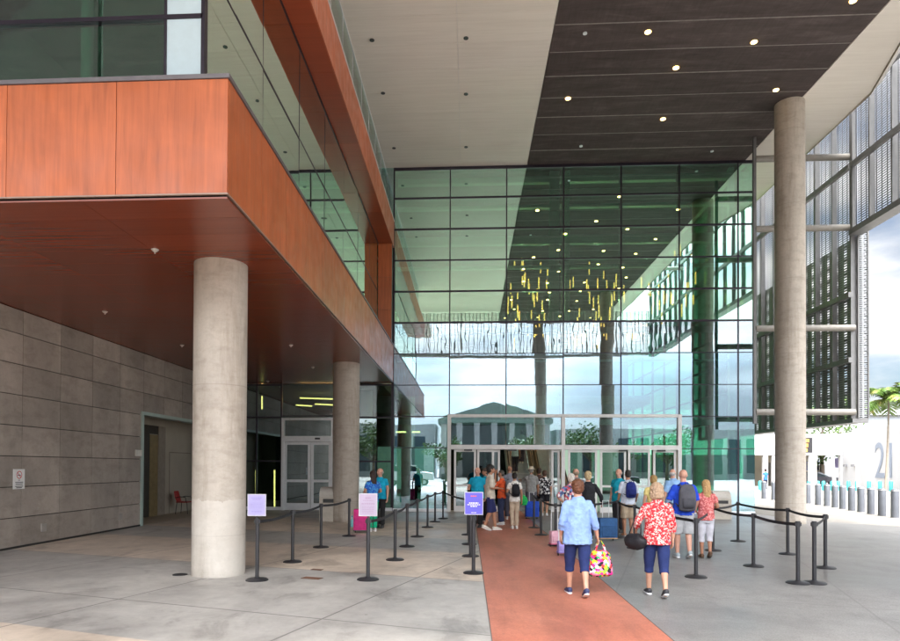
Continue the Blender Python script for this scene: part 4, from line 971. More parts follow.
# red chair in the alcove
pcx = atX(183, 500, -10.55); rc = thing('red_chair', 'red moulded chair with dark legs standing in the alcove', 'chair', (-10.5, pcx.y, .012), R(-90))
RC = plain((.42, .035, .03), .4, 0, .1, name='red_plastic')
b = MB(); b.box(-.23, .23, -.22, .22, .42, .46); b.build('seat', RC, rc, bevel=.015)
b = MB(); b.loft([((0, -.2, .46), .20, .025), ((0, -.26, .62), .23, .025), ((0, -.31, .84), .2, .02)], 16, lat=(1, 0, 0)); b.build('backrest', RC, rc, smooth=True)
for sx_ in (-.2, .2):
    for sy in (-.19, .19): b = MB(); b.tube((sx_, sy, .42), (sx_*1.15, sy*1.2, 0), .012); b.build('leg', BLACK, rc)
    b = MB(); b.path([(sx_*1.2, -.24, .6), (sx_*1.25, -.05, .64), (sx_*1.25, .15, .62), (sx_*1.2, .18, .44)], .014); b.build('armrest', BLACK, rc)
# drains
for px, py, s_, lb in ((312, 578.5, .16, 'small rusty square drain cover in the paving'), (317, 570, .1, 'dark slot drain behind the rusty square cover')):
    g = gp(px, py); b = MB(); b.box(-s_, s_, -s_*.5, s_*.5, 0, .006); o = b.build('drain_cover', plain((.16, .08, .05), .8, .2)); o.location = (g.x, g.y, .0065); o.rotation_euler = (0, 0, R(-17)); tag(o, lb, 'drain cover')
for px, py, lb in ((180, 575, 'dark floor drain left of the near column'),):
    g = gp(px, py); b = MB(); b.tube((0, 0, 0), (0, 0, .006), .12, seg=20); o = b.build('drain_cover', DARK); o.location = (g.x, g.y, .0065); tag(o, lb, 'drain cover')

# ================================================================ PEOPLE
def cloth(name, base, pat=None, rough=.85):
    m = Mt(name, rough, 0, .25); cl = lin(base)[:3]
    if pat is None:
        nz = m.noise(9, 5, .6); col = m.ramp(nz, [(.3, tuple(x*.82 for x in cl)), (.7, tuple(min(1, x*1.15) for x in cl))]); m.color(col)
    else:
        v = m.n('ShaderNodeTexVoronoi'); v.inputs['Scale'].default_value = pat[0]; m.l(m.co((1, 1, 1)), v.inputs['Vector'])
        if pat[1] == 'spots':
            nz = m.noise(pat[0]*1.1, 3, .6, dist=.6); m.color(m.ramp(nz, [(.50, cl), (.53, pat[2])], 'CONSTANT'))
        else:
            sep = m.n('ShaderNodeSeparateColor'); m.l(v.outputs['Color'], sep.inputs[0]); n = len(pat[2])
            m.color(m.ramp(sep.outputs[0], [(i/n, c) for i, c in enumerate(pat[2])], 'CONSTANT'))
    w_ = m.noise(5, 4, .6, (1, 1, .6)); m.bump(w_, .5, .02); return m.m
def skin_m(c):
    m = Mt('skin', .5, 0, .35); cl = lin(c)[:3]; m.color(m.ramp(m.noise(12, 3, .5), [(.3, tuple(x*.88 for x in cl)), (.7, cl)])); m.b.inputs['Subsurface Weight'].default_value = .08
    m.b.inputs['Subsurface Radius'].default_value = (.02, .008, .004); return m.m
SK = {'fair': skin_m((.56, .31, .21)), 'tan': skin_m((.42, .21, .13)), 'pink': skin_m((.62, .34, .25))}
def hair_m(c):
    m = Mt('hair', .55, 0, .4); cl = lin(c)[:3]; nz = m.noise(5, 6, .7, (9, 9, .9), .5)
    m.color(m.ramp(nz, [(.3, tuple(x*.45 for x in cl)), (.55, cl), (.75, tuple(min(1, x*1.5) for x in cl))])); m.bump(nz, .8, .01); return m.m
def lerp(a, b, t): return Vector(a)*(1-t)+Vector(b)*t
ARM = {  # side-independent: elbow, wrist, as (out, forward, up) from unit figure
    'down': ((.222, -.02, 1.12), (.238, .04, .88)), 'down2': ((.225, -.03, 1.12), (.225, .10, .89)), 'back': ((.225, -.09, 1.13), (.225, -.10, .89)), 'side': ((.235, -.03, 1.12), (.30, .05, .89)),
    'bent': ((.25, .0, 1.13), (.17, .22, 1.12)), 'phone': ((.24, .16, 1.2), (.12, .16, 1.50)), 'point': ((.27, .14, 1.24), (.3, .36, 1.28)), 'strap': ((.25, .02, 1.13), (.13, .18, 1.32)),
    'hold': ((.26, .05, 1.13), (.30, .20, .98)), 'out': ((.32, .04, 1.15), (.40, .12, .95)), 'hip': ((.32, -.05, 1.15), (.19, .05, 1.02)), 'bagarm': ((.28, .0, 1.14), (.27, .16, 1.0)),
}
def hand(mb, wpos, d, side, palmn, r=1.0):
    d = d.normalized(); lat = palmn.cross(d).normalized()   # across the knuckles
    c = wpos+d*.05
    mb.loft([(wpos-d*.01, .024*r, .018*r), (wpos+d*.02, .03*r, .017*r), (wpos+d*.06, .041*r, .016*r), (wpos+d*.092, .040*r, .013*r)], 10, lat=lat)
    for k, (ln, off) in enumerate(((.066, -.031), (.076, -.0105), (.070, .0105), (.055, .031))):
        b0 = wpos+d*.085+lat*off; d1 = (d+palmn*.30).normalized(); d2 = (d+palmn*.85).normalized(); d3 = (d+palmn*1.6).normalized()
        p1 = b0+d1*ln*.45; p2 = p1+d2*ln*.33; p3 = p2+d3*ln*.28
        mb.loft([(b0-d*.012, .0095, .0095), (b0, .0095, .0095), (p1, .0088, .0088), (p2, .0078, .0078), (p3, .006, .006)], 7)
    tb_ = wpos+d*.028-lat*.028*side; t1 = tb_+(d*.7-lat*.75*side+palmn*.3).normalized()*.035; t2 = t1+(d*.95-lat*.25*side+palmn*.45).normalized()*.032
    mb.loft([(tb_, .013, .013), (t1, .011, .011), (t2, .0075, .0075)], 7)
def person(px, py, h, rot, label, top=(.5, .5, .5), bottom=(.05, .06, .12), pants='trousers', sleeve='short', hair='short', hairc=(.08, .05, .03), skin='fair', w=1.0, belly=0.0,
           stride=0.0, armL='down', armR='down', shoe=(.6, .6, .6), sole=(.8, .8, .8), voxel=.011, lean=0.0, head_turn=0.0, head_tilt=0.0, toppat=None, hem=.84, hat=None, base=None, z=.006, female=False, loose=1.0):
    g = gp(px, py) if base is None else Vector(base); s = h/1.72
    t = thing('person', label, 'person', (g.x, g.y, z), rot)
    S = Matrix.Diagonal((s, s, s, 1))
    def V(x, y, z_):   # lean shifts the upper body forward
        return Vector((x*s, (y+max(0, z_-.9)*lean)*s, z_*s))
    w1 = w
    hipx = .088*w1
    legs = []
    for sd, st in ((-1, stride), (1, -stride)):
        ank = (sd*.072*w1, st*.95, .085+(.05 if st < -.05 else 0)); knee = (sd*.083*w1, st*.5+.03+(.03 if st < 0 else 0), .48); hip = (sd*hipx, 0, .90)
        legs.append((sd, st, hip, knee, ank))
    arms = []
    for sd, a in ((-1, armL), (1, armR)):
        e, wr = ARM[a] if isinstance(a, str) else a; sh = (sd*(.128+.03*w1), -.005, 1.385)
        k = (w1-1)*.16; arms.append((sd, sh, (sd*(e[0]+k), e[1], e[2]), (sd*(wr[0]+k*.6), wr[1], wr[2])))
    skm = SK[skin]
    # ---- body
    b = MB()
    b.loft([(V(0, 0, .80), .11*s*w1, .085*s*w1), (V(0, 0, .90), .145*s*w1, .105*s*w1), (V(0, 0, 1.08), .12*s*w1, .09*s*w1), (V(0, 0, 1.25), .14*s*w1, .10*s*w1), (V(0, -.005, 1.37), .14*s*w1, .085*s), (V(0, -.005, 1.44), .09*s, .06*s), (V(0, 0, 1.47), .058*s, .055*s), (V(0, .012, 1.53), .054*s, .054*s), (V(0, .02, 1.57), .05*s, .05*s)], 18, lat=(1, 0, 0))
    for sd, st, hip, knee, ank in legs:
        cf = lerp(knee, ank, .3); cf.y -= .006; m_ = lerp(hip, knee, .45)
        b.loft([(V(*hip), .082*s*w1, .082*s*w1), (V(*m_), .074*s*w1, .078*s*w1), (V(*lerp(hip, knee, .85)), .056*s*w1, .058*s*w1), (V(*knee), .053*s*w1, .055*s*w1), (V(*cf), .051*s*w1, .054*s*w1), (V(*lerp(knee, ank, .7)), .038*s*w1, .042*s*w1), (V(*ank), .034*s, .037*s), (V(ank[0], ank[1]+.01, .05), .032*s, .045*s)], 14)
    for sd, sh, el, wr in arms:
        b.loft([(V(sh[0]-sd*.01, sh[1], sh[2]+.02), .04*s, .04*s), (V(sh[0], sh[1], sh[2]-.03), .052*s*w1, .05*s), (V(*lerp(sh, el, .4)), .049*s*w1, .049*s*w1), (V(*el), .040*s*w1, .040*s), (V(*lerp(el, wr, .3)), .040*s*w1, .038*s), (V(*wr), .026*s, .022*s)], 12)
    HR = Matrix.Translation(V(0, .02, 1.545)) @ Matrix.Rotation(head_turn, 4, 'Z') @ Matrix.Rotation(-head_tilt, 4, 'X')
    def H(x, y, z_): return HR @ Vector((x*s, y*s, (z_-1.545)*s))
    rot3 = HR.to_3x3().to_4x4()
    b.ball(H(0, -.005, 1.63), .075*s, .095*s, .092*s, 18, rot3); b.ball(H(0, .028, 1.575), .058*s, .066*s, .072*s, 14, rot3); b.ball(H(0, .06, 1.545), .032*s, .03*s, .025*s, 10, rot3)
    b.loft([(H(0, .088, 1.635), .008*s, .008*s), (H(0, .105, 1.60), .012*s, .012*s), (H(0, .100, 1.588), .015*s, .010*s)], 8)
    for sd in (-1, 1): b.ball(H(sd*.077, -.002, 1.605), .011*s, .02*s, .031*s, 8, rot3)
    hm = MB()
    for sd, sh, el, wr in arms:
        d = (V(*wr)-V(*el)).normalized(); inward = Vector((-sd, 0, 0)); pn = (inward-d*inward.dot(d)).normalized()
        if abs(d.z) < .5: pn = (Vector((0, 0, -1))+d*d.z).normalized()
        hand(hm, V(*wr), (d+Vector((0, .12, 0))).normalized(), sd if pn.cross(d).dot(Vector((0, 1, 0))) < 0 else -sd, pn, s)
    remesh(b, 'body', skm, t, voxel, 3, extra=hm)
    # face
    for sd in (-1, 1):
        q = MB(); q.ball(H(sd*.028, .083, 1.628), .011*s, .008*s, .007*s, 8); q.build('eye', plain((.04, .03, .03), .2, 0, .1), t, smooth='all')
    q = MB(); q.loft([(H(-.022, .088, 1.565), .004*s, .004*s), (H(0, .096, 1.563), .006*s, .006*s), (H(.022, .088, 1.565), .004*s, .004*s)], 6); q.build('mouth', plain((.35, .1, .09), .5, 0, .1), t, smooth='all')
    # ---- top
    b = MB(); f = loose; bw = belly
    rings = [(V(0, bw*.2, hem), .190*s*w1*f, .140*s*w1*f+bw*.3*s), (V(0, bw*.4, .96), .176*s*w1*f, .130*s*w1*f+bw*.7*s), (V(0, bw*.5, 1.08), .163*s*w1*f, .122*s*w1*f+bw*s), (V(0, bw*.25+(.012 if female else 0), 1.24), .172*s*w1, .124*s*w1+bw*.5*s+(.014*s if female else 0)),
             (V(0, 0, 1.34), .176*s*w1, .108*s*w1), (V(0, -.005, 1.40), .146*s*w1, .088*s), (V(0, -.005, 1.44), .098*s, .072*s), (V(0, .003, 1.475), .070*s, .064*s)]
    b.loft(rings, 22, lat=(1, 0, 0))
    for sd, sh, el, wr in arms:
        end = {'short': .62, 'elbow': 1.0, 'three': 1.55, 'long': 1.93, 'none': .05}[sleeve]
        pt = lambda q: lerp(sh, el, q) if q <= 1 else lerp(el, wr, q-1)
        R_ = [(V(sh[0]-sd*.015, sh[1], sh[2]-.0), .060*s*w1, .060*s), (V(sh[0]+sd*.012, sh[1], sh[2]-.05), .066*s*w1, .066*s)]; b.ball(V(sh[0]-sd*.012, sh[1], sh[2]-.018), .068*s*w1, .068*s, .062*s, 14)
        for q in (.36, .6, .9, 1.15, 1.45, 1.75, 1.93):
            if q < end: R_.append((V(*pt(q)), (.066-.012*q)*s*w1, (.062-.010*q)*s*w1))
        R_.append((V(*pt(end)), (.070-.014*end)*s*w1, (.066-.012*end)*s*w1)); b.loft(R_, 14)
    remesh(b, 'top', cloth('shirt_fabric', top, toppat), t, voxel*.9, 2, .034*s, .085)
    # ---- bottoms
    b = MB(); end = {'trousers': .98, 'capri': .66, 'shorts': .42, 'longshorts': .5}[pants]
    b.loft([(V(0, -.005, .79), .13*s*w1, .10*s*w1), (V(0, -.008, .87), .160*s*w1, .118*s*w1), (V(0, -.006, .94), .152*s*w1, .106*s*w1+bw*.4*s), (V(0, 0, 1.0), .150*s*w1, .112*s*w1+bw*.6*s)], 20, lat=(1, 0, 0))
    for sd, st, hip, knee, ank in legs:
        pt = lambda q: lerp(hip, knee, q*2) if q <= .5 else lerp(knee, ank, q*2-1)
        rr = {'trousers': (.092, .088, .074, .072, .068), 'capri': (.092, .088, .076, .068, .062), 'shorts': (.095, .092, .09, .09, .09), 'longshorts': (.095, .092, .09, .088, .085)}[pants]
        R_ = [(V(hip[0], hip[1]-.01, hip[2]-.01), rr[0]*s*w1, (rr[0]+.012)*s*w1)]
        for q, r_ in ((.15, rr[0]), (.28, rr[1]), (.45, rr[2]), (.56, rr[3]), (.75, rr[4]), (.9, rr[4])):
            if q < end: R_.append((V(*pt(q)), r_*s*w1, r_*s*w1))
        lastr = R_[-1][1]; R_.append((V(*pt(end)), lastr*.98, lastr*.98)); b.loft(R_, 16)
    remesh(b, {'trousers': 'trousers', 'capri': 'capri_trousers', 'shorts': 'shorts', 'longshorts': 'shorts'}[pants], cloth('bottom_fabric', bottom), t, voxel*.9, 3, .009*s, .09)
    # ---- shoes
    for sd, st, hip, knee, ank in legs:
        lift = ank[2]-.085; x, y = ank[0], ank[1]; pit = 1 if lift > 0 else 0
        b = MB(); b.loft([(V(x, y-.075, .045+lift+pit*.03), .026*s, .022*s), (V(x, y-.06, .055+lift+pit*.025), .036*s, .042*s), (V(x, y+.0, .062+lift), .041*s, .05*s), (V(x+sd*.006, y+.07, .045+lift*.5), .045*s, .036*s), (V(x+sd*.01, y+.13, .035+lift*.1), .044*s, .026*s), (V(x+sd*.01, y+.17, .028), .028*s, .015*s)], 14, lat=(1, 0, 0))
        o = b.build('shoe', plain(shoe, .6, 0, .1), t, smooth='all')
        q = MB(); q.loft([(V(x, y-.085, .012+lift+pit*.03), .024*s, .012*s), (V(x, y-.05, .012+lift+pit*.02), .040*s, .013*s), (V(x, y+.04, .012+lift*.5), .042*s, .013*s), (V(x+sd*.008, y+.12, .012), .048*s, .012*s), (V(x+sd*.01, y+.18, .013), .026*s, .010*s)], 12, lat=(1, 0, 0))
        q.build('sole', plain(sole, .6, 0, .1), o, smooth='all')
    # ---- hair
    if hair != 'bald':
        b = MB()
        if hair in ('short', 'crop', 'fringe'):
            e = 0 if hair == 'crop' else .014
            if hair != 'fringe': b.ball(H(0, -.022, 1.655), (.078+e)*s, (.092+e)*s, (.08+e)*s, 16, rot3); b.ball(H(0, -.045, 1.61), (.074+e)*s, (.065+e)*s, (.075+e*1.4)*s, 14, rot3); b.ball(H(0, .03, 1.70), .058*s, .05*s, .03*s, 12, rot3)
            else:
                b.ball(H(0, -.05, 1.60), .079*s, .06*s, .055*s, 14, rot3)
        elif hair == 'bob':
            b.ball(H(0, -.015, 1.655), .093*s, .105*s, .09*s, 16, rot3); b.loft([(H(0, -.03, 1.66), .095*s, .085*s), (H(0, -.038, 1.58), .108*s, .082*s), (H(0, -.04, 1.50), .106*s, .07*s), (H(0, -.04, 1.475), .085*s, .055*s)], 16, lat=(1, 0, 0))
        elif hair == 'long':
            b.ball(H(0, -.018, 1.655), .086*s, .1*s, .085*s, 16, rot3); b.loft([(H(0, -.045, 1.65), .085*s, .07*s), (H(0, -.06, 1.55), .09*s, .06*s), (H(.01, -.085, 1.42), .085*s, .04*s), (H(.015, -.09, 1.30), .06*s, .03*s), (H(.02, -.09, 1.24), .03*s, .02*s)], 16, lat=(1, 0, 0))
        elif hair == 'bun':
            b.ball(H(0, -.02, 1.65), .083*s, .095*s, .083*s, 16, rot3); b.ball(H(0, -.10, 1.70), .04*s, .04*s, .04*s, 12); b.ball(H(0, -.05, 1.6), .07*s, .055*s, .06*s, 12)
        remesh(b, 'hair', hair_m(hairc), t, max(.007, voxel*.8), 1, .034*s, .028)
    if hat:
        b = MB(); b.loft([(H(0, -.01, 1.665), .165*s, .175*s), (H(0, -.01, 1.672), .16*s, .17*s), (H(0, -.01, 1.69), .088*s, .105*s), (H(0, -.01, 1.75), .078*s, .092*s), (H(0, -.01, 1.765), .05*s, .06*s)], 24); b.build('sun_hat', cloth('straw', hat), t, smooth='all')
    t['s'] = s
    return t
def onp(t, name, label, cat, at_=(0, 0, 0)):
    """a carried thing: top-level, standing in the person's own axes"""
    s = t['s']; M = Matrix.Translation(t.location) @ Matrix.Rotation(t.rotation_euler.z, 4, 'Z'); p = M @ (Vector(at_)*s)
    o = thing(name, label, cat, p, t.rotation_euler.z); o.scale = (s, s, s); return o
def backpack(t, label, col, w_=.15, h_=.23, d_=.08, zc=1.2, strap=(.03, .03, .035), off=0, lean=0):
    o = onp(t, 'backpack', label, 'backpack', (off, -.14-d_*.9+lean*(zc-.9), zc)); b = MB()
    b.loft([((0, .01, -h_), w_*.75, d_*.55), ((0, 0, -h_*.93), w_*.95, d_*.9), ((0, -.01, -h_*.3), w_, d_*1.05), ((0, 0, h_*.4), w_*.95, d_*.95), ((0, .015, h_*.85), w_*.75, d_*.7), ((0, .02, h_), w_*.35, d_*.4)], 20, lat=(1, 0, 0))
    m = cloth('backpack_fabric', col); remesh(b, 'main_body', m, o, .012, 2, .012, .1)
    b = MB(); b.loft([((0, -d_*1.05, -h_*.8), w_*.6, .02), ((0, -d_*1.15, -h_*.45), w_*.72, .035), ((0, -d_*1.1, -h_*.05), w_*.68, .025)], 14, lat=(1, 0, 0)); b.build('pocket', cloth('pocket_fabric', tuple(x*.8 for x in col)), o, smooth='all')
    for sd in (-1, 1):
        b = MB(); pts = [(sd*w_*.5, .04, h_*.75), (sd*.105, .10, h_*.98), (sd*.115, .19, h_*.85), (sd*.13, .275, .05), (sd*.16, .20, -.10), (sd*w_*.9, .06, -h_*.7)]
        b.loft([(p, .018, .006) for p in pts], 8); b.build('strap', plain(strap, .8, 0, .1), o, smooth='all')
    b = MB(); b.path([(-.03, .03, h_*.95), (-.02, .02, h_*1.12), (.02, .02, h_*1.12), (.03, .03, h_*.95)], .008); b.build('grab_loop', plain(strap, .8, 0, .1), o)
    return o
def suitcase(px, py, rot, label, col, w_=.42, h_=.62, d_=.24, hand_h=.35, trim=(.05, .05, .06), base=None):
    g = gp(px, py) if base is None else Vector(base); t = thing('suitcase', label, 'suitcase', (g.x, g.y, .008), rot)
    b = MB(); b.box(-w_/2, w_/2, -d_/2, d_/2, .06, .06+h_); b.build('shell', cloth('case_fabric', col) if isinstance(col, tuple) else col, t, smooth=True, bevel=.035)
    b = MB(); b.box(-w_*.4, w_*.4, -d_/2-.03, -d_/2-.001, .12, .06+h_*.62); b.build('front_pocket', cloth('pocket_fabric', tuple(x*.85 for x in col)), t, bevel=.012)
    b = MB(); b.box(-w_/2-.006, w_/2+.006, -d_*.1, d_*.1, .055, .075); b.box(-w_/2-.004, w_/2+.004, -d_/2-.003, d_/2+.003, .06, .085); b.build('bottom_trim', plain(trim, .6), t)
    for sx_ in (-1, 1):
        b = MB(); b.tube((sx_*w_*.38, d_*.3, .035), (sx_*w_*.44, d_*.3, .035), .035, seg=14); b.build('wheel', BLACK, t)
    b = MB(); b.path([(-.08, d_*.35, .05+h_), (-.08, d_*.35, .06+h_+hand_h), (.08, d_*.35, .06+h_+hand_h), (.08, d_*.35, .05+h_)], .009); b.build('pull_handle', ALU, t)
    return t
NAVY = (.018, .03, .11)
# -- the two women walking in front
p = person(577.5, 596.5, 1.61, .05, 'woman in plain light blue top and navy capri trousers walking towards the doors', (.22, .34, .62), NAVY, 'capri', 'three', 'short', (.12, .045, .02), 'fair', 1.05, .02, .24, 'down2', 'side', (.03, .04, .11), voxel=.0085, hem=.78, female=True, loose=1.1)
tote_cols = [(.75, .03, .25), (.02, .02, .03), (.85, .55, .03), (.8, .8, .78), (.03, .35, .12), (.65, .05, .04), (.3, .5, .05), (.8, .25, .4)]
o = onp(p, 'tote_bag', 'bulging tote bag in bright multicoloured print hanging from her right hand', 'bag', (.36, .10, .30)); b = MB()
b.loft([((0, 0, -.02), .14, .06), ((0, 0, .02), .19, .10), ((0, 0, .16), .185, .10), ((0, 0, .30), .15, .07), ((0, 0, .37), .10, .035)], 22, lat=(1, 0, 0))
mt = cloth('multicolour_print', (1, 1, 1), (24, 'cells', tote_cols)); remesh(b, 'bag_body', mt, o, .009, 2, .02, .08)
for yy in (-.03, .03): b = MB(); b.loft([(q, .012, .005) for q in ((-.08, yy, .34), (-.045, yy*.7, .46), (0, 0, .54), (.045, yy*.7, .46), (.08, yy, .34))], 8); b.build('handle', mt, o, smooth='all')
p = person(657, 597, 1.57, -.05, 'woman in red and white patterned blouse and navy capri trousers with a black bag', (.50, .025, .035), NAVY, 'capri', 'three', 'bob', (.36, .25, .16), 'fair', 1.05, .0, .22, 'bagarm', 'down', (.03, .03, .035), voxel=.0085, toppat=(30, 'spots', (.58, .48, .44)), hem=.80, female=True, loose=1.06, head_tilt=.15, lean=.02)
o = onp(p, 'shoulder_bag', 'slouchy black shoulder bag on the left arm of the red patterned blouse woman', 'bag', (-.32, .04, .86)); o.rotation_euler.z += .75; o.scale = o.scale*1.04; b = MB()
b.loft([((0, -.155, .03), .035, .05), ((0, -.145, .01), .055, .085), ((0, -.10, -.01), .075, .115), ((0, -.03, -.03), .085, .125), ((0, .04, -.03), .085, .12), ((0, .11, -.005), .07, .105), ((0, .15, .02), .045, .06)], 22, lat=(1, 0, 0))
remesh(b, 'bag_body', cloth('black_leather', (.015, .015, .018), rough=.5), o, .01, 2, .015, .09)
b = MB(); b.loft([(q, .012, .006) for q in ((0, -.10, .08), (.03, -.08, .22), (.09, -.03, .36), (.11, .02, .38), (.07, .08, .24), (0, .10, .08))], 8); b.build('strap', BLACK, o, smooth='all')
# -- the group in the right-hand queue
p = person(706, 558.5, 1.55, -.1, 'young woman in coral patterned top and white capri trousers with long blond hair', (.5, .11, .11), (.55, .55, .6), 'capri', 'short', 'long', (.48, .29, .12), 'tan', .98, 0, .06, 'hip', 'bent', (.12, .06, .03), (.1, .08, .06), voxel=.010, toppat=(26, 'spots', (.75, .3, .28)), hem=.84, female=True)
p = person(683.5, 558.5, 1.76, 0, 'bald man in royal blue shirt wearing a grey backpack and grey shorts', (.02, .07, .55), (.42, .43, .44), 'longshorts', 'elbow', 'bald', skin='pink', w=1.12, stride=.12, armL='strap', armR='down2', shoe=(.35, .4, .42), voxel=.010, hem=.84)
backpack(p, 'large dark grey backpack on the man in royal blue shirt', (.09, .09, .105), .165, .25, .085, 1.19)
p = person(628, 536.5, 1.72, .12, 'man in pale blue white shirt and khaki shorts wearing a navy backpack', (.55, .60, .70), (.45, .36, .26), 'longshorts', 'elbow', 'crop', (.03, .025, .02), 'tan', 1.05, 0, .05, 'down2', 'hold', (.4, .2, .12), voxel=.012)
backpack(p, 'navy blue backpack with a yellow green logo patch', (.015, .025, .16), .14, .2, .08, 1.23)
p = person(653.5, 543, 1.60, -.1, 'person in pale yellow top standing behind the red patterned blouse woman', (.68, .56, .22), (.30, .28, .26), 'trousers', 'short', 'short', (.38, .24, .09), 'fair', 1.0, voxel=.013)
p = person(673, 535, 1.76, .3, 'grey haired man in light blue shirt largely hidden behind the blue shirt man', (.25, .42, .68), (.1, .1, .14), 'trousers', 'elbow', 'fringe', (.5, .48, .46), 'pink', 1.1, voxel=.013, armR='bent', head_turn=-.7)
p = person(619, 532.5, 1.76, 2.3, 'balding man in teal polo shirt facing left between the glass doors', (.01, .33, .46), (.03, .03, .035), 'trousers', 'short', 'fringe', (.35, .32, .3), 'pink', 1.1, .03, armL='bent', armR='down', shoe=(.03, .03, .03), sole=(.03, .03, .03), voxel=.013)
# -- left of the woman in light blue
p = person(588, 540, 1.68, .15, 'fair haired person in black jacket pulling a blue rolling suitcase', (.02, .02, .025), (.03, .03, .04), 'trousers', 'long', 'short', (.55, .42, .24), 'pink', 1.05, armR='out', voxel=.012, shoe=(.03, .03, .03))
suitcase(607, 541, .15, 'blue rolling suitcase with tan trim pulled by the person in black jacket', (.035, .10, .24), .44, .5, .26, .42, (.38, .22, .1))
p = person(571, 543, 1.63, -.1, 'white haired woman in floral top left of the black jacket', (.3, .04, .06), (.04, .04, .06), 'trousers', 'elbow', 'short', (.62, .58, .52), 'fair', 1.05, armL='hip', voxel=.012, toppat=(22, 'cells', [(.45, .06, .08), (.05, .06, .12), (.65, .6, .58), (.12, .2, .4), (.5, .15, .2)]), female=True)
p = person(576, 533, 1.76, 0, 'balding man seen behind the white haired woman in floral top', (.16, .17, .2), (.05, .05, .06), 'trousers', 'short', 'fringe', (.3, .22, .15), 'pink', 1.05, voxel=.014)
o = suitcase(555.5, 547, .3, 'small pink and white floral bag on wheels left of the light blue top', (.6, .35, .42), .26, .30, .16, .5, (.5, .1, .2))
o2 = suitcase(563.5, 556, .2, 'small lilac printed bag beside the light blue top woman', (.32, .28, .6), .24, .24, .15, .45, (.2, .15, .4))
# -- at the doors
p = person(490, 530.5, 1.84, -1.45, 'dark haired man in beige shirt and navy shorts holding a phone to his ear', (.55, .50, .42), (.02, .025, .10), 'longshorts', 'elbow', 'short', (.015, .012, .01), 'tan', 1.0, stride=.16, armL='phone', armR='bent', shoe=(.6, .58, .52), voxel=.011)
p = person(477.5, 527.5, 1.78, 2.75, 'grey haired man in turquoise polo shirt and black trousers facing the camera', (.01, .36, .56), (.02, .02, .022), 'trousers', 'short', 'fringe', (.45, .42, .4), 'pink', 1.15, .04, armL='down', armR='bent', shoe=(.03, .03, .03), sole=(.03, .03, .03), voxel=.011)
p = person(485.5, 521, 1.74, 2.0, 'second person in turquoise polo standing behind the first at the doors', (.01, .30, .42), (.02, .02, .022), 'trousers', 'short', 'short', (.1, .07, .05), 'tan', 1.0, shoe=(.03, .03, .03), voxel=.014)
p = person(514.5, 528.8, 1.62, .1, 'woman in white top and beige trousers with small black backpack', (.68, .66, .62), (.45, .36, .27), 'trousers', 'short', 'bun', (.02, .015, .012), 'tan', .92, armL='strap', armR='down', shoe=(.6, .57, .53), voxel=.011, female=True, loose=1.0)
backpack(p, 'small black backpack worn over a white top', (.015, .015, .018), .13, .19, .07, 1.2)
p = person(501.5, 525, 1.68, 1.2, 'person in orange red top turned left wearing a grey backpack', (.70, .10, .03), (.03, .04, .09), 'trousers', 'long', 'crop', (.06, .05, .04), 'tan', 1.0, armL='point', voxel=.013)
backpack(p, 'slate grey backpack on the person in orange red top', (.14, .15, .17), .15, .24, .1, 1.18)
p = person(509.5, 519.5, 1.84, 0, 'bald man in grey shirt entering the open doorway', (.22, .23, .27), (.05, .05, .07), 'trousers', 'elbow', 'bald', skin='tan', w=1.1, voxel=.014)
p = person(531, 516.5, 1.78, .1, 'man in pale sun hat and grey shirt at the open doorway', (.26, .26, .25), (.10, .10, .12), 'longshorts', 'elbow', 'crop', (.3, .28, .25), 'tan', 1.1, voxel=.013, hat=(.62, .55, .42), armL='point')
p = person(539, 514.5, 1.75, -.2, 'dark haired person half hidden between the sun hat and patterned blouse', (.12, .07, .06), (.03, .03, .04), 'trousers', 'short', 'short', (.05, .03, .02), 'tan', .95, voxel=.015)
p = person(544.5, 515.5, 1.66, -.1, 'woman in black and white patterned blouse and black shorts at the doorway', (.015, .015, .02), (.015, .015, .02), 'shorts', 'elbow', 'short', (.1, .05, .03), 'fair', 1.12, voxel=.012, toppat=(11, 'spots', (.75, .75, .75)), female=True, loose=1.1, hem=.82)
suitcase(532, 519, .1, 'bright blue suitcase standing in the open doorway', (.02, .07, .45), .46, .55, .25, .3)
o = thing('carrier_bag', 'small bright green carrier bag hanging in the doorway beside beige trousers', 'bag', gp(523.5, 525)+Vector((0, 0, .62))); b = MB()
b.loft([((0, 0, 0), .10, .05), ((0, 0, .12), .14, .08), ((0, 0, .24), .10, .05), ((0, 0, .30), .03, .02)], 14, lat=(1, 0, 0)); remesh(b, 'bag_body', cloth('green_plastic', (.02, .42, .10)), o, .012, 2, .02, .06)
b = MB(); b.path([(-.02, 0, .28), (-.015, 0, .36), (.015, 0, .36), (.02, 0, .28)], .006); b.build('handle', cloth('green_plastic', (.02, .42, .10)), o)
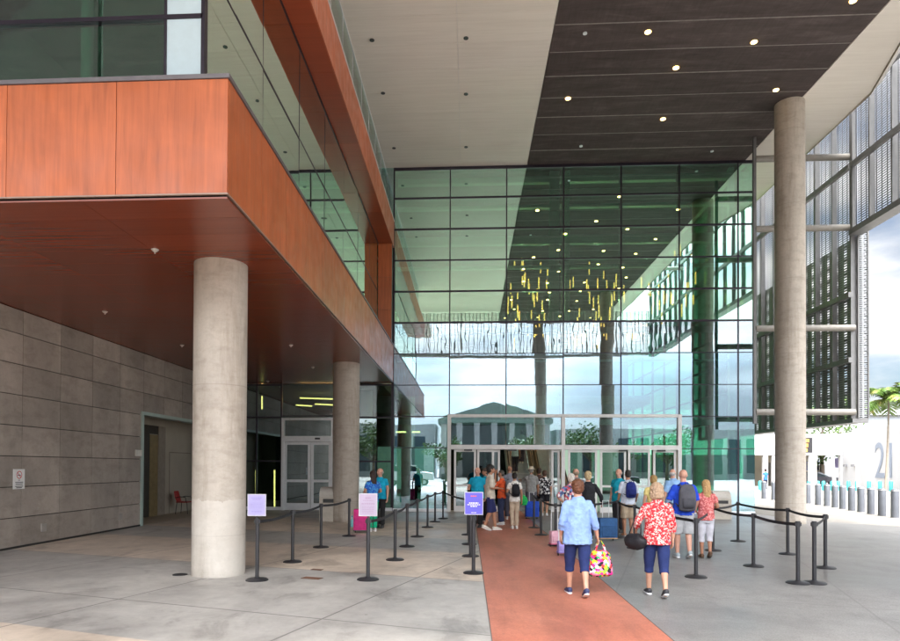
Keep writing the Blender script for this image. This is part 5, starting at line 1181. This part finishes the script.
# on the escalator
for px_, k, lb, c_ in ((513, 5, 'person in pale blue top riding up the left escalator', (.35, .5, .6)), (519, 7, 'second person riding higher up the left escalator', (.5, .48, .42))):
    ex = dx(522)*29.6/26+.05
    person(0, 0, 1.65, 0, lb, c_, (.06, .06, .09), 'trousers', 'short', 'short', (.12, .1, .08), voxel=.016, base=(ex+(-.2 if k == 5 else .18), 29.6+(k+.5)*.42, 0), z=(k+1)*.25)
# by the left column
p = person(380, 528, 1.74, 2.9, 'grey haired man in turquoise polo and black trousers near the pink suitcase', (.01, .36, .56), (.02, .02, .022), 'trousers', 'short', 'fringe', (.5, .47, .44), 'pink', 1.02, armL='down', armR='bent', shoe=(.03, .03, .03), sole=(.03, .03, .03), voxel=.011, head_turn=-.6)
p = person(372.5, 531.5, 1.66, .5, 'woman in blue patterned blouse and bright green trousers', (.02, .10, .52), (.01, .42, .22), 'trousers', 'short', 'long', (.03, .015, .012), 'tan', .98, armL='bent', armR='bent', shoe=(.7, .7, .7), voxel=.011, toppat=(24, 'spots', (.08, .35, .62)), female=True)
suitcase(361.5, 533, .1, 'bright pink suitcase beside the woman in green trousers', (.62, .04, .22), .42, .58, .26, .25)
o = gp(352, 527); t = thing('water_bottle', 'small clear blue bottle standing by the pink suitcase', 'bottle', (o.x, o.y, .008)); b = MB(); b.loft([((0, 0, 0), .045, .045), ((0, 0, .2), .045, .045), ((0, 0, .25), .02, .02), ((0, 0, .3), .02, .02)], 14); b.build('bottle_body', plain((.2, .5, .55), .15), t, smooth=True)
b = MB(); b.tube((0, 0, .3), (0, 0, .33), .022, seg=10); b.build('bottle_cap', plain((.02, .2, .4), .4), t)
person(0, 0, 1.75, .2, 'dark clothed person standing inside behind the glass left of the doors', (.02, .025, .05), (.02, .02, .03), 'trousers', 'long', 'short', (.02, .02, .02), base=(at(414, 480, 27.6).x, 27.6, 0), z=.012, voxel=.014)
g = gp(765.5, 490.5); person(0, 0, 1.75, .4, 'distant person in bright blue top under the terminal porch', (.03, .12, .6), (.02, .02, .03), 'trousers', 'short', 'short', (.03, .02, .02), base=(g.x, g.y, 0), voxel=.018)
